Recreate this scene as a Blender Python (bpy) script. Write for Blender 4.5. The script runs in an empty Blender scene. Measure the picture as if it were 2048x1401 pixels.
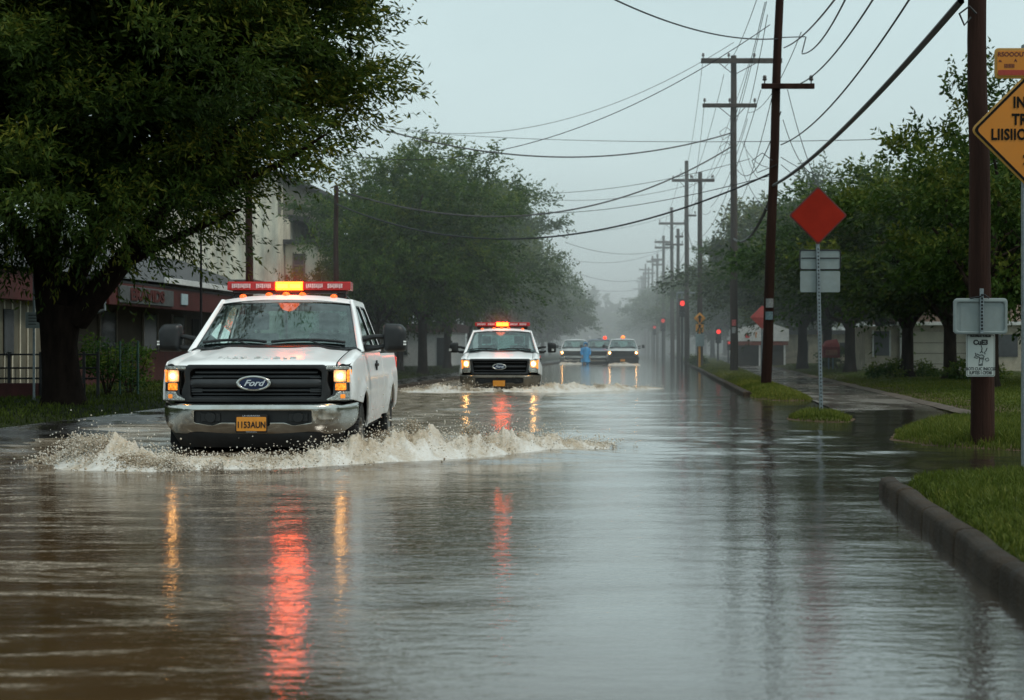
import bpy, bmesh, math, random
import numpy as np
from mathutils import Vector, Matrix

sc = bpy.context.scene
COL = sc.collection
F = 3130.0                     # focal length in photo pixels
CAM_H = 1.05                   # camera height over the flood water (water = z 0)
def G(px, py, z=0.0):
    """ground point (height z) that the photo shows at px, py"""
    D = (CAM_H - z) * F / (py - 697.0)
    return ((px - 1024.0) / F * D, D)
def P(px, py, D):
    return ((px - 1024.0) / F * D, D, CAM_H - (py - 697.0) / F * D)
def ZR(py, D):
    return CAM_H - (py - 697.0) / F * D
EDGE_R = lambda Y: 1.85 + .093 * Y      # right kerb of the road
EDGE_L = lambda Y: -8.2 + .09 * Y       # lawn edge on the left
PATH_L = lambda Y: 2.5 + .115 * Y
PATH_R = lambda Y: 4.2 + .115 * Y

# ------------------------------------------------------------------ object helpers
def tag(o, label=None, cat=None, group=None, kind=None):
    if label: o['label'] = label
    if cat: o['category'] = cat
    if group: o['group'] = group
    if kind: o['kind'] = kind
    return o
def empty(name, loc=(0, 0, 0), rz=0.0, label=None, cat=None, group=None):
    o = bpy.data.objects.new(name, None); COL.objects.link(o)
    o.empty_display_size = .2
    o.location = loc; o.rotation_euler = (0, 0, rz)
    return tag(o, label, cat, group)
def link(name, me, mat=None, parent=None, loc=None, rot=None):
    o = bpy.data.objects.new(name, me); COL.objects.link(o)
    me.name = name
    if mat is not None:
        mats = mat if isinstance(mat, (list, tuple)) else [mat]
        if len(me.materials) == 0:
            for m in mats: me.materials.append(m)
    if parent is not None: o.parent = parent
    if loc is not None: o.location = loc
    if rot is not None: o.rotation_euler = rot
    return o
def copy_tree(o, parent=None):
    c = o.copy(); COL.objects.link(c); c.parent = parent
    for ch in list(o.children): copy_tree(ch, c)
    return c
def np_mesh(name, verts, faces_flat, counts, smooth=False):
    """fast mesh from numpy arrays"""
    me = bpy.data.meshes.new(name)
    verts = np.asarray(verts, dtype=np.float32)
    faces_flat = np.asarray(faces_flat, dtype=np.int32); counts = np.asarray(counts, dtype=np.int32)
    me.vertices.add(len(verts)); me.vertices.foreach_set('co', verts.ravel())
    me.loops.add(len(faces_flat)); me.loops.foreach_set('vertex_index', faces_flat)
    me.polygons.add(len(counts))
    st = np.zeros(len(counts), dtype=np.int32); st[1:] = np.cumsum(counts)[:-1]
    me.polygons.foreach_set('loop_start', st)
    me.polygons.foreach_set('use_smooth', np.full(len(counts), smooth, dtype=bool))
    me.update(calc_edges=True); me.validate(verbose=False)
    return me
def attr(me, name, vals):
    a = me.attributes.new(name, 'FLOAT', 'POINT')
    a.data.foreach_set('value', np.asarray(vals, dtype=np.float32))

class MB:
    """collects shapes and builds ONE mesh object"""
    def __init__(s): s.v = []; s.f = []; s.m = []; s.mi = 0
    def add(s, vs, fs):
        b = len(s.v); s.v.extend([tuple(map(float, p)) for p in vs])
        for f in fs: s.f.append(tuple(b + i for i in f)); s.m.append(s.mi)
        return s
    def box(s, x0, x1, y0, y1, z0, z1, M=None):
        vs = [(x, y, z) for z in (z0, z1) for y in (y0, y1) for x in (x0, x1)]
        if M is not None: vs = [M @ Vector(p) for p in vs]
        return s.add(vs, [(0, 2, 3, 1), (4, 5, 7, 6), (0, 1, 5, 4), (1, 3, 7, 5), (3, 2, 6, 7), (2, 0, 4, 6)])
    def tube(s, pts, rad, n=8, cap=True):
        pts = [Vector(p) for p in pts]
        rad = rad if isinstance(rad, (list, tuple)) else [rad] * len(pts)
        vs, fs = [], []
        prev = None
        for i, p in enumerate(pts):
            t = (pts[min(i + 1, len(pts) - 1)] - pts[max(i - 1, 0)]).normalized()
            if prev is None:
                u = t.orthogonal().normalized()
            else:
                u = (prev - t * prev.dot(t))
                u = u.normalized() if u.length > 1e-6 else t.orthogonal().normalized()
            prev = u; w = t.cross(u)
            for k in range(n):
                a = 2 * math.pi * k / n
                vs.append(p + (u * math.cos(a) + w * math.sin(a)) * rad[i])
        for i in range(len(pts) - 1):
            for k in range(n):
                a, b = i * n + k, i * n + (k + 1) % n
                fs.append((a, b, b + n, a + n))
        if cap:
            fs.append(tuple(range(n - 1, -1, -1))); fs.append(tuple((len(pts) - 1) * n + k for k in range(n)))
        return s.add(vs, fs)
    def cyl(s, p0, p1, r0, r1=None, n=16): return s.tube([p0, p1], [r0, r0 if r1 is None else r1], n)
    def loft(s, rings, close=True, cap=False):
        n = len(rings[0]); vs = [p for r in rings for p in r]; fs = []
        for i in range(len(rings) - 1):
            for k in range(n if close else n - 1):
                a, b = i * n + k, i * n + (k + 1) % n
                fs.append((a, b, b + n, a + n))
        if cap:
            fs.append(tuple(range(n - 1, -1, -1))); fs.append(tuple((len(rings) - 1) * n + k for k in range(n)))
        return s.add(vs, fs)
    def grid(s, f, us, vs_):
        pts = [f(u, v) for v in vs_ for u in us]; n = len(us); fs = []
        for j in range(len(vs_) - 1):
            for i in range(n - 1):
                a = j * n + i; fs.append((a, a + 1, a + n + 1, a + n))
        return s.add(pts, fs)
    def lathe(s, prof, n=32, M=None):
        """prof: (radius, axis) pairs around x"""
        rings = []
        for r, a in prof:
            ring = [Vector((a, r * math.cos(2 * math.pi * k / n), r * math.sin(2 * math.pi * k / n))) for k in range(n)]
            rings.append([M @ p for p in ring] if M is not None else ring)
        return s.loft(rings)
    def ball(s, c, r, nu=10, nv=6, sx=1, sy=1, sz=1):
        rings = []
        for j in range(nv + 1):
            t = math.pi * j / nv
            rr = max(math.sin(t), .01)
            rings.append([(c[0] + sx * r * rr * math.cos(2 * math.pi * k / nu), c[1] + sy * r * rr * math.sin(2 * math.pi * k / nu), c[2] - sz * r * math.cos(t)) for k in range(nu)])
        return s.loft(rings)
    def mesh(s, name):
        me = bpy.data.meshes.new(name); me.from_pydata(s.v, [], s.f)
        me.polygons.foreach_set('material_index', s.m)
        me.update(); return me
    def build(s, name, mat, parent=None, smooth=False, bevel=0, loc=None, rot=None, seg=2, angle=35, fix=True):
        me = s.mesh(name)
        if fix:
            bm = bmesh.new(); bm.from_mesh(me); bmesh.ops.recalc_face_normals(bm, faces=bm.faces); bm.to_mesh(me); bm.free()
        if smooth: shade(me, angle)
        o = link(name, me, mat, parent, loc, rot)
        if bevel: add_bevel(o, bevel, seg)
        return o
def shade(me, angle=35):
    me.polygons.foreach_set('use_smooth', [True] * len(me.polygons))
    bm = bmesh.new(); bm.from_mesh(me)
    ca = math.radians(angle)
    for e in bm.edges:
        if len(e.link_faces) == 2:
            try: e.smooth = e.calc_face_angle() < ca
            except Exception: pass
    bm.to_mesh(me); bm.free()
def add_bevel(o, w, seg=2):
    m = o.modifiers.new('bevel', 'BEVEL'); m.width = w; m.segments = seg; m.limit_method = 'ANGLE'; m.angle_limit = math.radians(40)
    m.harden_normals = False
    return m
def rnd(poly, r, n=4):
    """round the corners of a polygon"""
    out = []; N = len(poly)
    for i in range(N):
        p = Vector(poly[i]); a = Vector(poly[i - 1]); b = Vector(poly[(i + 1) % N])
        da, db = (a - p), (b - p)
        rr = min(r, da.length * .45, db.length * .45)
        p0, p1 = p + da.normalized() * rr, p + db.normalized() * rr
        for k in range(n + 1):
            t = k / n
            q = p0 * (1 - t) ** 2 + p * 2 * t * (1 - t) + p1 * t * t
            out.append((q.x, q.y))
    return out
def ellipse(cx, cy, rx, ry, n=28): return [(cx + rx * math.cos(2 * math.pi * k / n), cy + ry * math.sin(2 * math.pi * k / n)) for k in range(n)]
def panel_mesh(outline, holes=(), th=.02, bev=0.0, cu=(), cv=(), f=None):
    """a flat sheet with holes (u, v, thickness w), optionally cut on lines and bent by f(u, v, w)"""
    cd = bpy.data.curves.new('sheet', 'CURVE'); cd.dimensions = '2D'; cd.fill_mode = 'BOTH'
    cd.extrude = max(th / 2 - bev, 1e-4); cd.bevel_depth = bev; cd.bevel_resolution = 1
    if bev: cd.offset = -bev
    for pl in [outline] + list(holes):
        sp = cd.splines.new('POLY'); sp.points.add(len(pl) - 1); sp.use_cyclic_u = True
        for i, (u, v) in enumerate(pl): sp.points[i].co = (u, v, 0, 1)
    ob = bpy.data.objects.new('sheet', cd)
    me = bpy.data.meshes.new_from_object(ob)
    bpy.data.objects.remove(ob); bpy.data.curves.remove(cd)
    bm = bmesh.new(); bm.from_mesh(me); bpy.data.meshes.remove(me)
    bmesh.ops.remove_doubles(bm, verts=bm.verts, dist=1e-5)
    for axis, cuts in ((0, cu), (1, cv)):
        for c in cuts:
            co = Vector((0, 0, 0)); co[axis] = c; no = Vector((0, 0, 0)); no[axis] = 1
            bmesh.ops.bisect_plane(bm, geom=bm.verts[:] + bm.edges[:] + bm.faces[:], dist=1e-5, plane_co=co, plane_no=no)
    if f is not None:
        for v in bm.verts: v.co = Vector(f(*v.co))
    bmesh.ops.recalc_face_normals(bm, faces=bm.faces)
    me = bpy.data.meshes.new('sheet'); bm.to_mesh(me); bm.free()
    return me
def panel(name, mat, parent, outline, holes=(), th=.02, bev=0.0, cu=(), cv=(), f=None, smooth=True, loc=None, rot=None, angle=30):
    me = panel_mesh(outline, holes, th, bev, cu, cv, f)
    if smooth: shade(me, angle)
    return link(name, me, mat, parent, loc, rot)
def text_mesh(body, size, ext=.002, shear=0.0, width=1.0, bold=0.0, align='CENTER'):
    cd = bpy.data.curves.new('lettering', 'FONT'); cd.body = body; cd.size = size; cd.extrude = ext; cd.shear = shear
    cd.align_x = align; cd.align_y = 'CENTER'; cd.space_character = width; cd.offset = bold
    cd.resolution_u = 3
    ob = bpy.data.objects.new('lettering', cd)
    me = bpy.data.meshes.new_from_object(ob)
    bpy.data.objects.remove(ob); bpy.data.curves.remove(cd)
    return me
def lettering(body, size, mat, parent, loc, rot=(math.pi / 2, 0, 0), name='lettering', sx=1.0, **k):
    me = text_mesh(body, size, **k)
    if sx != 1.0: me.transform(Matrix.Diagonal((sx, 1, 1, 1)))
    return link(name, me, mat, parent, loc, rot)
def join_meshes(mes, name):
    bm = bmesh.new()
    for m in mes: bm.from_mesh(m); bpy.data.meshes.remove(m)
    me = bpy.data.meshes.new(name); bm.to_mesh(me); bm.free(); return me

# ------------------------------------------------------------------ materials
class NT:
    def __init__(s, mat):
        s.t = mat.node_tree; s.n = s.t.nodes; s.l = s.t.links; s.n.clear()
        s.out = s.n.new('ShaderNodeOutputMaterial')
    def new(s, ty, **k):
        nd = s.n.new(ty)
        for a, b in k.items():
            if a in nd.inputs.keys(): nd.inputs[a].default_value = b
            else: setattr(nd, a, b)
        return nd
    def ln(s, a, b): s.l.new(a, b)
def newmat(name):
    m = bpy.data.materials.new(name); m.use_nodes = True
    return m, NT(m)
def c4(c): return (c[0], c[1], c[2], 1.0)
def ramp(nt, fac, stops):
    r = nt.new('ShaderNodeValToRGB'); e = r.color_ramp.elements
    while len(e) < len(stops): e.new(.5)
    for i, (p, c) in enumerate(stops): e[i].position = p; e[i].color = c4(c) if len(c) == 3 else c
    nt.ln(fac, r.inputs[0]); return r.outputs[0]
def noise(nt, scale, detail=4, rough=.55, vec=None, dist=0.0):
    n = nt.new('ShaderNodeTexNoise'); n.inputs['Scale'].default_value = scale; n.inputs['Detail'].default_value = detail
    n.inputs['Roughness'].default_value = rough; n.inputs['Distortion'].default_value = dist
    if vec is not None: nt.ln(vec, n.inputs['Vector'])
    return n.outputs['Fac']
def coords(nt, scale=(1, 1, 1), kind='Object'):
    if kind == 'World':
        src = nt.new('ShaderNodeNewGeometry').outputs['Position']
    else:
        src = nt.new('ShaderNodeTexCoord').outputs[kind]
    mp = nt.new('ShaderNodeMapping'); mp.inputs['Scale'].default_value = scale
    nt.ln(src, mp.inputs['Vector']); return mp.outputs[0]
def math_(nt, op, a, b=None, clamp=False):
    m = nt.new('ShaderNodeMath', operation=op); m.use_clamp = clamp
    for i, x in enumerate((a, b)):
        if x is None: continue
        if isinstance(x, (int, float)): m.inputs[i].default_value = x
        else: nt.ln(x, m.inputs[i])
    return m.outputs[0]
def mixc(nt, fac, a, b):
    m = nt.new('ShaderNodeMix', data_type='RGBA')
    for s, x in ((m.inputs[0], fac), (m.inputs[6], a), (m.inputs[7], b)):
        if isinstance(x, (int, float)): s.default_value = x
        elif isinstance(x, tuple): s.default_value = c4(x) if len(x) == 3 else x
        else: nt.ln(x, s)
    return m.outputs[2]
def simple(name, c, rough=.5, metal=0.0, var=.25, scale=6.0, bump=0.0, bscale=40.0, coat=0.0, ior=1.45, stretch=(1, 1, 1), spec=None, dirt=None, rvar=.0):
    """principled material with noise-varied colour, roughness and bump"""
    m, nt = newmat(name)
    b = nt.new('ShaderNodeBsdfPrincipled'); nt.ln(b.outputs[0], nt.out.inputs[0])
    v = coords(nt, stretch)
    f = noise(nt, scale, 5, .6, v)
    lo = tuple(x * (1 - var) for x in c); hi = tuple(min(1, x * (1 + var)) for x in c)
    colr = ramp(nt, f, [(.3, lo), (.7, hi)])
    if dirt is not None:
        dc, amt, ds = dirt
        df = noise(nt, ds, 6, .65, v)
        dm = ramp(nt, df, [(.42, (0, 0, 0)), (.72, (amt, amt, amt))])
        colr = mixc(nt, dm, colr, dc)
    nt.ln(colr, b.inputs['Base Color'])
    b.inputs['Metallic'].default_value = metal; b.inputs['IOR'].default_value = ior
    b.inputs['Coat Weight'].default_value = coat; b.inputs['Coat Roughness'].default_value = .04
    if spec is not None: b.inputs['Specular IOR Level'].default_value = spec
    if rvar:
        rr = nt.new('ShaderNodeMapRange'); nt.ln(f, rr.inputs[0]); rr.inputs[1].default_value = .3; rr.inputs[2].default_value = .7
        rr.inputs[3].default_value = max(.02, rough - rvar); rr.inputs[4].default_value = rough + rvar
        nt.ln(rr.outputs[0], b.inputs['Roughness'])
    else: b.inputs['Roughness'].default_value = rough
    if bump:
        bp = nt.new('ShaderNodeBump'); bp.inputs['Strength'].default_value = bump; bp.inputs['Distance'].default_value = .02
        nt.ln(noise(nt, bscale, 5, .6, v), bp.inputs['Height']); nt.ln(bp.outputs[0], b.inputs['Normal'])
    return m
def emissive(name, c, strength, base=(.3, .1, .05), var=0.25, scale=60):
    m, nt = newmat(name)
    b = nt.new('ShaderNodeBsdfPrincipled'); nt.ln(b.outputs[0], nt.out.inputs[0])
    b.inputs['Base Color'].default_value = c4(base); b.inputs['Roughness'].default_value = .15
    b.inputs['Emission Color'].default_value = c4(c)
    f = noise(nt, scale, 2, .5, coords(nt))
    mr = nt.new('ShaderNodeMapRange'); nt.ln(f, mr.inputs[0]); mr.inputs[1].default_value = .3; mr.inputs[2].default_value = .7
    mr.inputs[3].default_value = strength * (1 - var); mr.inputs[4].default_value = strength * (1 + var)
    nt.ln(mr.outputs[0], b.inputs['Emission Strength'])
    return m
def glassy(name, tint=(.55, .68, .66), refl=.22, rough=.02):
    """laminated car glass: tinted see-through plus a mirror layer"""
    m, nt = newmat(name)
    tr = nt.new('ShaderNodeBsdfTransparent', Color=c4(tint))
    gl = nt.new('ShaderNodeBsdfGlossy', Color=(.9, 1, .98, 1), Roughness=rough)
    fr = nt.new('ShaderNodeFresnel', IOR=1.5)
    nz = noise(nt, 9, 4, .6, coords(nt))
    a = math_(nt, 'ADD', math_(nt, 'MULTIPLY', fr.outputs[0], .9), math_(nt, 'MULTIPLY', nz, refl * 2), True)
    mx = nt.new('ShaderNodeMixShader'); nt.ln(a, mx.inputs[0]); nt.ln(tr.outputs[0], mx.inputs[1]); nt.ln(gl.outputs[0], mx.inputs[2])
    nt.ln(mx.outputs[0], nt.out.inputs[0]); return m
def leafmat(name, dark, light, warm, trans=.35, rough=.5):
    """leaf colour from the clump tone stored on the mesh plus per-leaf randomness, slightly translucent"""
    m, nt = newmat(name)
    a = nt.new('ShaderNodeAttribute', attribute_name='tone')
    ri = nt.new('ShaderNodeNewGeometry').outputs['Random Per Island']
    t = math_(nt, 'ADD', a.outputs['Fac'], math_(nt, 'MULTIPLY', math_(nt, 'SUBTRACT', ri, .5), .35), True)
    colr = ramp(nt, t, [(0, dark), (.55, light), (1, warm)])
    b = nt.new('ShaderNodeBsdfPrincipled', Roughness=rough); nt.ln(colr, b.inputs['Base Color'])
    b.inputs['Specular IOR Level'].default_value = .10
    tl = nt.new('ShaderNodeBsdfTranslucent'); nt.ln(colr, tl.inputs[0])
    mx = nt.new('ShaderNodeMixShader'); mx.inputs[0].default_value = trans
    nt.ln(b.outputs[0], mx.inputs[1]); nt.ln(tl.outputs[0], mx.inputs[2]); nt.ln(mx.outputs[0], nt.out.inputs[0])
    return m

M = {}
M['grass'] = leafmat('grass_blades', (.026, .040, .008), (.088, .118, .018), (.21, .20, .045), .35)
def soilmat(name, c, shore):
    m, nt = newmat(name)
    b = nt.new('ShaderNodeBsdfPrincipled', Roughness=.95); b.inputs['Specular IOR Level'].default_value = .08; nt.ln(b.outputs[0], nt.out.inputs[0])
    v = coords(nt, (1, 1, 1), 'World'); f = noise(nt, 1.4, 7, .65, v); z = nt.new('ShaderNodeSeparateXYZ'); nt.ln(v, z.inputs[0])
    g = ramp(nt, f, [(.3, tuple(x * .55 for x in c)), (.7, tuple(x * 1.4 for x in c))])
    mr = nt.new('ShaderNodeMapRange'); nt.ln(math_(nt, 'ADD', z.outputs[2], math_(nt, 'MULTIPLY', math_(nt, 'SUBTRACT', f, .5), .08)), mr.inputs[0]); mr.inputs[1].default_value = .065; mr.inputs[2].default_value = .02
    nt.ln(mixc(nt, mr.outputs[0], g, shore), b.inputs['Base Color'])
    bp = nt.new('ShaderNodeBump'); bp.inputs['Strength'].default_value = .7; bp.inputs['Distance'].default_value = .02; nt.ln(noise(nt, 28, 5, .6, v), bp.inputs['Height']); nt.ln(bp.outputs[0], b.inputs['Normal'])
    return m
M['soil'] = soilmat('lawn_soil', (.060, .076, .018), (.085, .058, .038))
M['soil_dark'] = simple('shaded_lawn_soil', (.018, .024, .009), .95, var=.5, scale=1.5, bump=.6, bscale=25, spec=.1)  # dark copy of the lawn soil, the big tree's shade put into its colour
M['mud'] = simple('mud_ground', (.06, .045, .03), .8, var=.3, scale=.5, bump=.4, bscale=10)
M['asphalt'] = simple('wet_asphalt', (.045, .043, .042), .25, var=.35, scale=2, bump=.35, bscale=90, rvar=.15)
M['concrete'] = simple('kerb_concrete', (.050, .038, .028), .75, spec=.15, var=.45, scale=7, bump=.9, bscale=55, dirt=((.022, .017, .012), .95, 2.2), rvar=.2)
M['bark'] = simple('bark', (.030, .022, .017), .9, spec=.15, var=.5, scale=8, bump=1.0, bscale=30, stretch=(1, 1, .25))
M['pole_wood'] = simple('creosoted_wood', (.030, .014, .010), .8, spec=.15, var=.45, scale=6, bump=.8, bscale=45, stretch=(1, 1, .08))
M['pole_grey'] = simple('weathered_wood', (.050, .038, .030), .85, spec=.2, var=.4, scale=6, bump=.8, bscale=45, stretch=(1, 1, .08))
M['wire'] = simple('cable_rubber', (.018, .02, .021), .6, var=.2)
M['galv'] = simple('galvanised_steel', (.20, .235, .25), .5, .5, var=.25, scale=25, bump=.1)
M['dark_metal'] = simple('dark_metal', (.03, .03, .032), .45, .6, var=.3)
M['insul'] = simple('insulator_ceramic', (.10, .09, .085), .3, var=.3)
rng = np.random.default_rng(7)
random.seed(7)
# ------------------------------------------------------------------ camera, sky, sun, haze
cam = bpy.data.cameras.new('camera'); camo = bpy.data.objects.new('camera', cam); COL.objects.link(camo)
camo.location = (0, 0, CAM_H); camo.rotation_euler = (math.pi / 2, 0, 0)
cam.sensor_width = 36; cam.lens = F / 2048 * 36; cam.shift_y = -3.5 / 2048
cam.clip_start = .1; cam.clip_end = 5000
cam.dof.use_dof = True; cam.dof.focus_distance = 16.2; cam.dof.aperture_fstop = 3.6
sc.camera = camo
sc.view_settings.view_transform = 'Standard'; sc.view_settings.look = 'None'; sc.view_settings.exposure = 0; sc.view_settings.gamma = 1
sc.render.engine = 'CYCLES'
cy = sc.cycles
cy.max_bounces = 8; cy.diffuse_bounces = 3; cy.glossy_bounces = 4; cy.transmission_bounces = 4; cy.transparent_max_bounces = 8; cy.volume_bounces = 0
cy.sample_clamp_indirect = 6; cy.use_denoising = True
cy.caustics_reflective = False; cy.caustics_refractive = False
SUN_EL, SUN_AZ = math.radians(58), math.radians(120)      # azimuth clockwise from +Y
w = bpy.data.worlds.new('World'); sc.world = w; w.use_nodes = True
nt = w.node_tree; nt.nodes.clear()
out = nt.nodes.new('ShaderNodeOutputWorld'); bg = nt.nodes.new('ShaderNodeBackground')
sky = nt.nodes.new('ShaderNodeTexSky'); sky.sky_type = 'NISHITA'; sky.sun_disc = False
sky.sun_elevation = SUN_EL; sky.sun_rotation = SUN_AZ; sky.air_density = 1.2; sky.dust_density = 6; sky.ozone_density = 2
# a closed layer of rain cloud hides most of the clear sky
tc = nt.nodes.new('ShaderNodeTexCoord'); mp = nt.nodes.new('ShaderNodeMapping'); mp.inputs['Scale'].default_value = (1, 1, 3.5)
nz = nt.nodes.new('ShaderNodeTexNoise'); nz.inputs['Scale'].default_value = 1.6; nz.inputs['Detail'].default_value = 5
rp = nt.nodes.new('ShaderNodeValToRGB')
rp.color_ramp.elements[0].position = .3; rp.color_ramp.elements[0].color = (5.1, 6.5, 6.6, 1)
rp.color_ramp.elements[1].position = .75; rp.color_ramp.elements[1].color = (6.4, 8.0, 8.1, 1)
mx = nt.nodes.new('ShaderNodeMix'); mx.data_type = 'RGBA'; mx.inputs[0].default_value = .86
L = nt.links.new
L(tc.outputs['Generated'], mp.inputs[0]); L(mp.outputs[0], nz.inputs['Vector']); L(nz.outputs['Fac'], rp.inputs[0])
L(sky.outputs[0], mx.inputs[6]); L(rp.outputs[0], mx.inputs[7]); L(mx.outputs[2], bg.inputs[0])
bg.inputs[1].default_value = .115
L(bg.outputs[0], out.inputs[0])
sun = bpy.data.lights.new('sun', 'SUN'); sun.energy = 1.4; sun.angle = math.radians(14); sun.color = (1, .95, .86)
suno = bpy.data.objects.new('sun', sun); COL.objects.link(suno); suno.location = (20, -10, 40)
sd = Vector((math.sin(SUN_AZ) * math.cos(SUN_EL), math.cos(SUN_AZ) * math.cos(SUN_EL), math.sin(SUN_EL)))
suno.rotation_euler = sd.to_track_quat('Z', 'Y').to_euler()

m, n_ = newmat('rain_haze')
vs = n_.new('ShaderNodeVolumeScatter', Color=(.94, .985, 1.0, 1), Density=.0041, Anisotropy=.1)
n_.ln(vs.outputs[0], n_.out.inputs['Volume'])
M['haze'] = m
b = MB(); b.box(-500, 500, 42, 1600, -.6, 17)
hz = b.build('rain_haze', m); tag(hz, 'thin grey rain haze hanging over the whole street', 'haze', kind='stuff')

# ------------------------------------------------------------------ ground sheets
def quad(name, pts, mat, kind='structure'):
    me = bpy.data.meshes.new(name); me.from_pydata(pts, [], [tuple(range(len(pts)))]); me.update()
    return tag(link(name, me, mat), kind=kind)
quad('ground', [(-2500, -300, -.5), (2500, -300, -.5), (2500, 3000, -.5), (-2500, 3000, -.5)], M['mud'])
quad('road', [(EDGE_L(-20), -20, -.35), (EDGE_R(-20), -20, -.35), (EDGE_R(900), 900, -.35), (EDGE_L(900), 900, -.35)], M['asphalt'])

def smooth(x, a, b):
    t = np.clip((x - a) / (b - a), 0, 1); return t * t * (3 - 2 * t)
def vnoise(x, y, seed=0, octaves=4, f0=1.0):
    """cheap smooth noise as a sum of rotated sinusoids"""
    r = np.random.default_rng(seed); s = np.zeros_like(x); a = 1.0; tot = 0
    for o in range(octaves):
        for k in range(3):
            th = r.uniform(0, 2 * np.pi); ph = r.uniform(0, 2 * np.pi); f = f0 * (2 ** o) * r.uniform(.75, 1.3)
            s += a * np.sin(f * (x * np.cos(th) + y * np.sin(th)) + ph + 1.3 * np.sin(f * .6 * (y * np.cos(th) - x * np.sin(th)) + ph * 2)) / 3
        tot += a; a *= .55
    return s / tot
def poly_sd(x, y, poly):
    """signed distance, positive inside"""
    d = np.full(x.shape, 1e9); ins = np.zeros(x.shape, bool)
    n = len(poly)
    for i in range(n):
        ax, ay = poly[i]; bx, by = poly[(i + 1) % n]
        ex, ey = bx - ax, by - ay
        t = np.clip(((x - ax) * ex + (y - ay) * ey) / (ex * ex + ey * ey + 1e-12), 0, 1)
        d = np.minimum(d, np.hypot(x - ax - t * ex, y - ay - t * ey))
        c = ((ay > y) != (by > y)) & (x < ex * (y - ay) / (ey + 1e-12) + ax)
        ins ^= c
    return np.where(ins, d, -d)
def geo_rows(y0, y1, r, mx=1e9):
    ys = [y0]
    while ys[-1] < y1: ys.append(ys[-1] + min(ys[-1] * r, mx))
    ys[-1] = y1
    return np.array(ys)
def land(name, mat, sd, x_of, ys, nx, prof, keep=-.35, label=None):
    """a sheet of land whose height follows the distance sd to its shore"""
    t = np.linspace(0, 1, nx)
    Y = np.repeat(ys[:, None], nx, 1)
    x0, x1 = x_of(ys)
    X = x0[:, None] + (x1 - x0)[:, None] * t[None, :]
    S = sd(X, Y); Z = prof(S, X, Y)
    idx = np.arange(len(ys) * nx).reshape(len(ys), nx)
    ok = (np.maximum.reduce([S[:-1, :-1], S[1:, :-1], S[:-1, 1:], S[1:, 1:]]) > keep)
    q = np.stack([idx[:-1, :-1], idx[:-1, 1:], idx[1:, 1:], idx[1:, :-1]], -1)[ok]
    used = np.unique(q); rm = np.full(idx.size, -1); rm[used] = np.arange(len(used))
    V = np.stack([X, Y, Z], -1).reshape(-1, 3)[used]
    me = np_mesh(name, V, rm[q].ravel(), np.full(len(q), 4), True)
    return tag(link(name, me, mat), kind='structure')
def bank(h, soft):
    def prof(S, X, Y):
        z = np.where(S < 0, S * .5, 0) + h * smooth(S, 0, soft) + .02 * vnoise(X, Y, 3, 3, 1.5) * smooth(S, 0, .5)
        return z
    return prof
wob = lambda X, Y, a=.12, f=1.4, s=5: a * vnoise(X, Y, s, 3, f)
# signed distance of every shore
sd_left = lambda X, Y: EDGE_L(Y) - X + wob(X, Y, .15)
VERGE = [(5.30, 36.4), (5.02, 32.4), (5.35, 31.2), (5.9, 31.0), (6.2, 31.8), (PATH_L(45), 45), (PATH_L(90), 90), (PATH_L(500), 500), (EDGE_R(500) + .2, 500), (EDGE_R(90) + .2, 90), (EDGE_R(36) + .2, 36.2)]
sd_verge = lambda X, Y: poly_sd(X, Y, VERGE) + wob(X, Y, .05, 3)
TUFT = [(4.6 + .5 * math.cos(a) + .06 * math.sin(3 * a), 23.4 + 1.35 * math.sin(a)) for a in np.linspace(0, 2 * math.pi, 20, endpoint=False)]
sd_tuft = lambda X, Y: poly_sd(X, Y, TUFT) + wob(X, Y, .06, 4)
MOUND = [(4.35, 18.1), (4.5, 16.6), (5.0, 16.0), (6, 15.8), (12, 15.6), (12, 22.4), (7.0, 22.3), (6.0, 22.0), (5.2, 20.8), (4.7, 19.4)]
sd_mound = lambda X, Y: poly_sd(X, Y, MOUND) + wob(X, Y, .07, 3)
KERB_END = 11.25
def kerb_x(Y): return 1.28 + .118 * Y                      # outer face of the near kerb
NEAR = [(kerb_x(2.5) + .10, 2.5), (kerb_x(10.9) + .10, 10.9), (2.88, 11.45), (3.9, 12.0), (12, 12.4), (12, 2.5)]
sd_near = lambda X, Y: poly_sd(X, Y, NEAR) + wob(X, Y, .03, 4)
sd_right = lambda X, Y: X - PATH_R(Y) - .22 + wob(X, Y, .06, 2)
one = np.ones_like
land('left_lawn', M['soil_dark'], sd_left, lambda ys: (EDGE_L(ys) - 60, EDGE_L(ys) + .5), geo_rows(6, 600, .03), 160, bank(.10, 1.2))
land('verge', M['soil'], sd_verge, lambda ys: (EDGE_R(ys), PATH_L(ys) + .5), geo_rows(28.5, 500, .006), 40, bank(.09, .5))
land('grass_island', M['soil'], sd_tuft, lambda ys: (0 * ys + 3.8, 0 * ys + 5.4), np.linspace(21, 27, 60), 40, bank(.06, .3))
land('grass_mound', M['soil'], sd_mound, lambda ys: (0 * ys + 3.8, 0 * ys + 12), np.linspace(15, 23, 80), 90, bank(.10, .6))
land('near_bank', M['soil'], sd_near, lambda ys: (kerb_x(ys) + .1, 0 * ys + 12), np.linspace(2.5, 12.8, 100), 90, bank(.12, .12))
land('right_lawn', M['soil'], sd_right, lambda ys: (PATH_R(ys), PATH_R(ys) + 70), geo_rows(20, 600, .02), 140, bank(.12, 2.5), keep=-.2)

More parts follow.
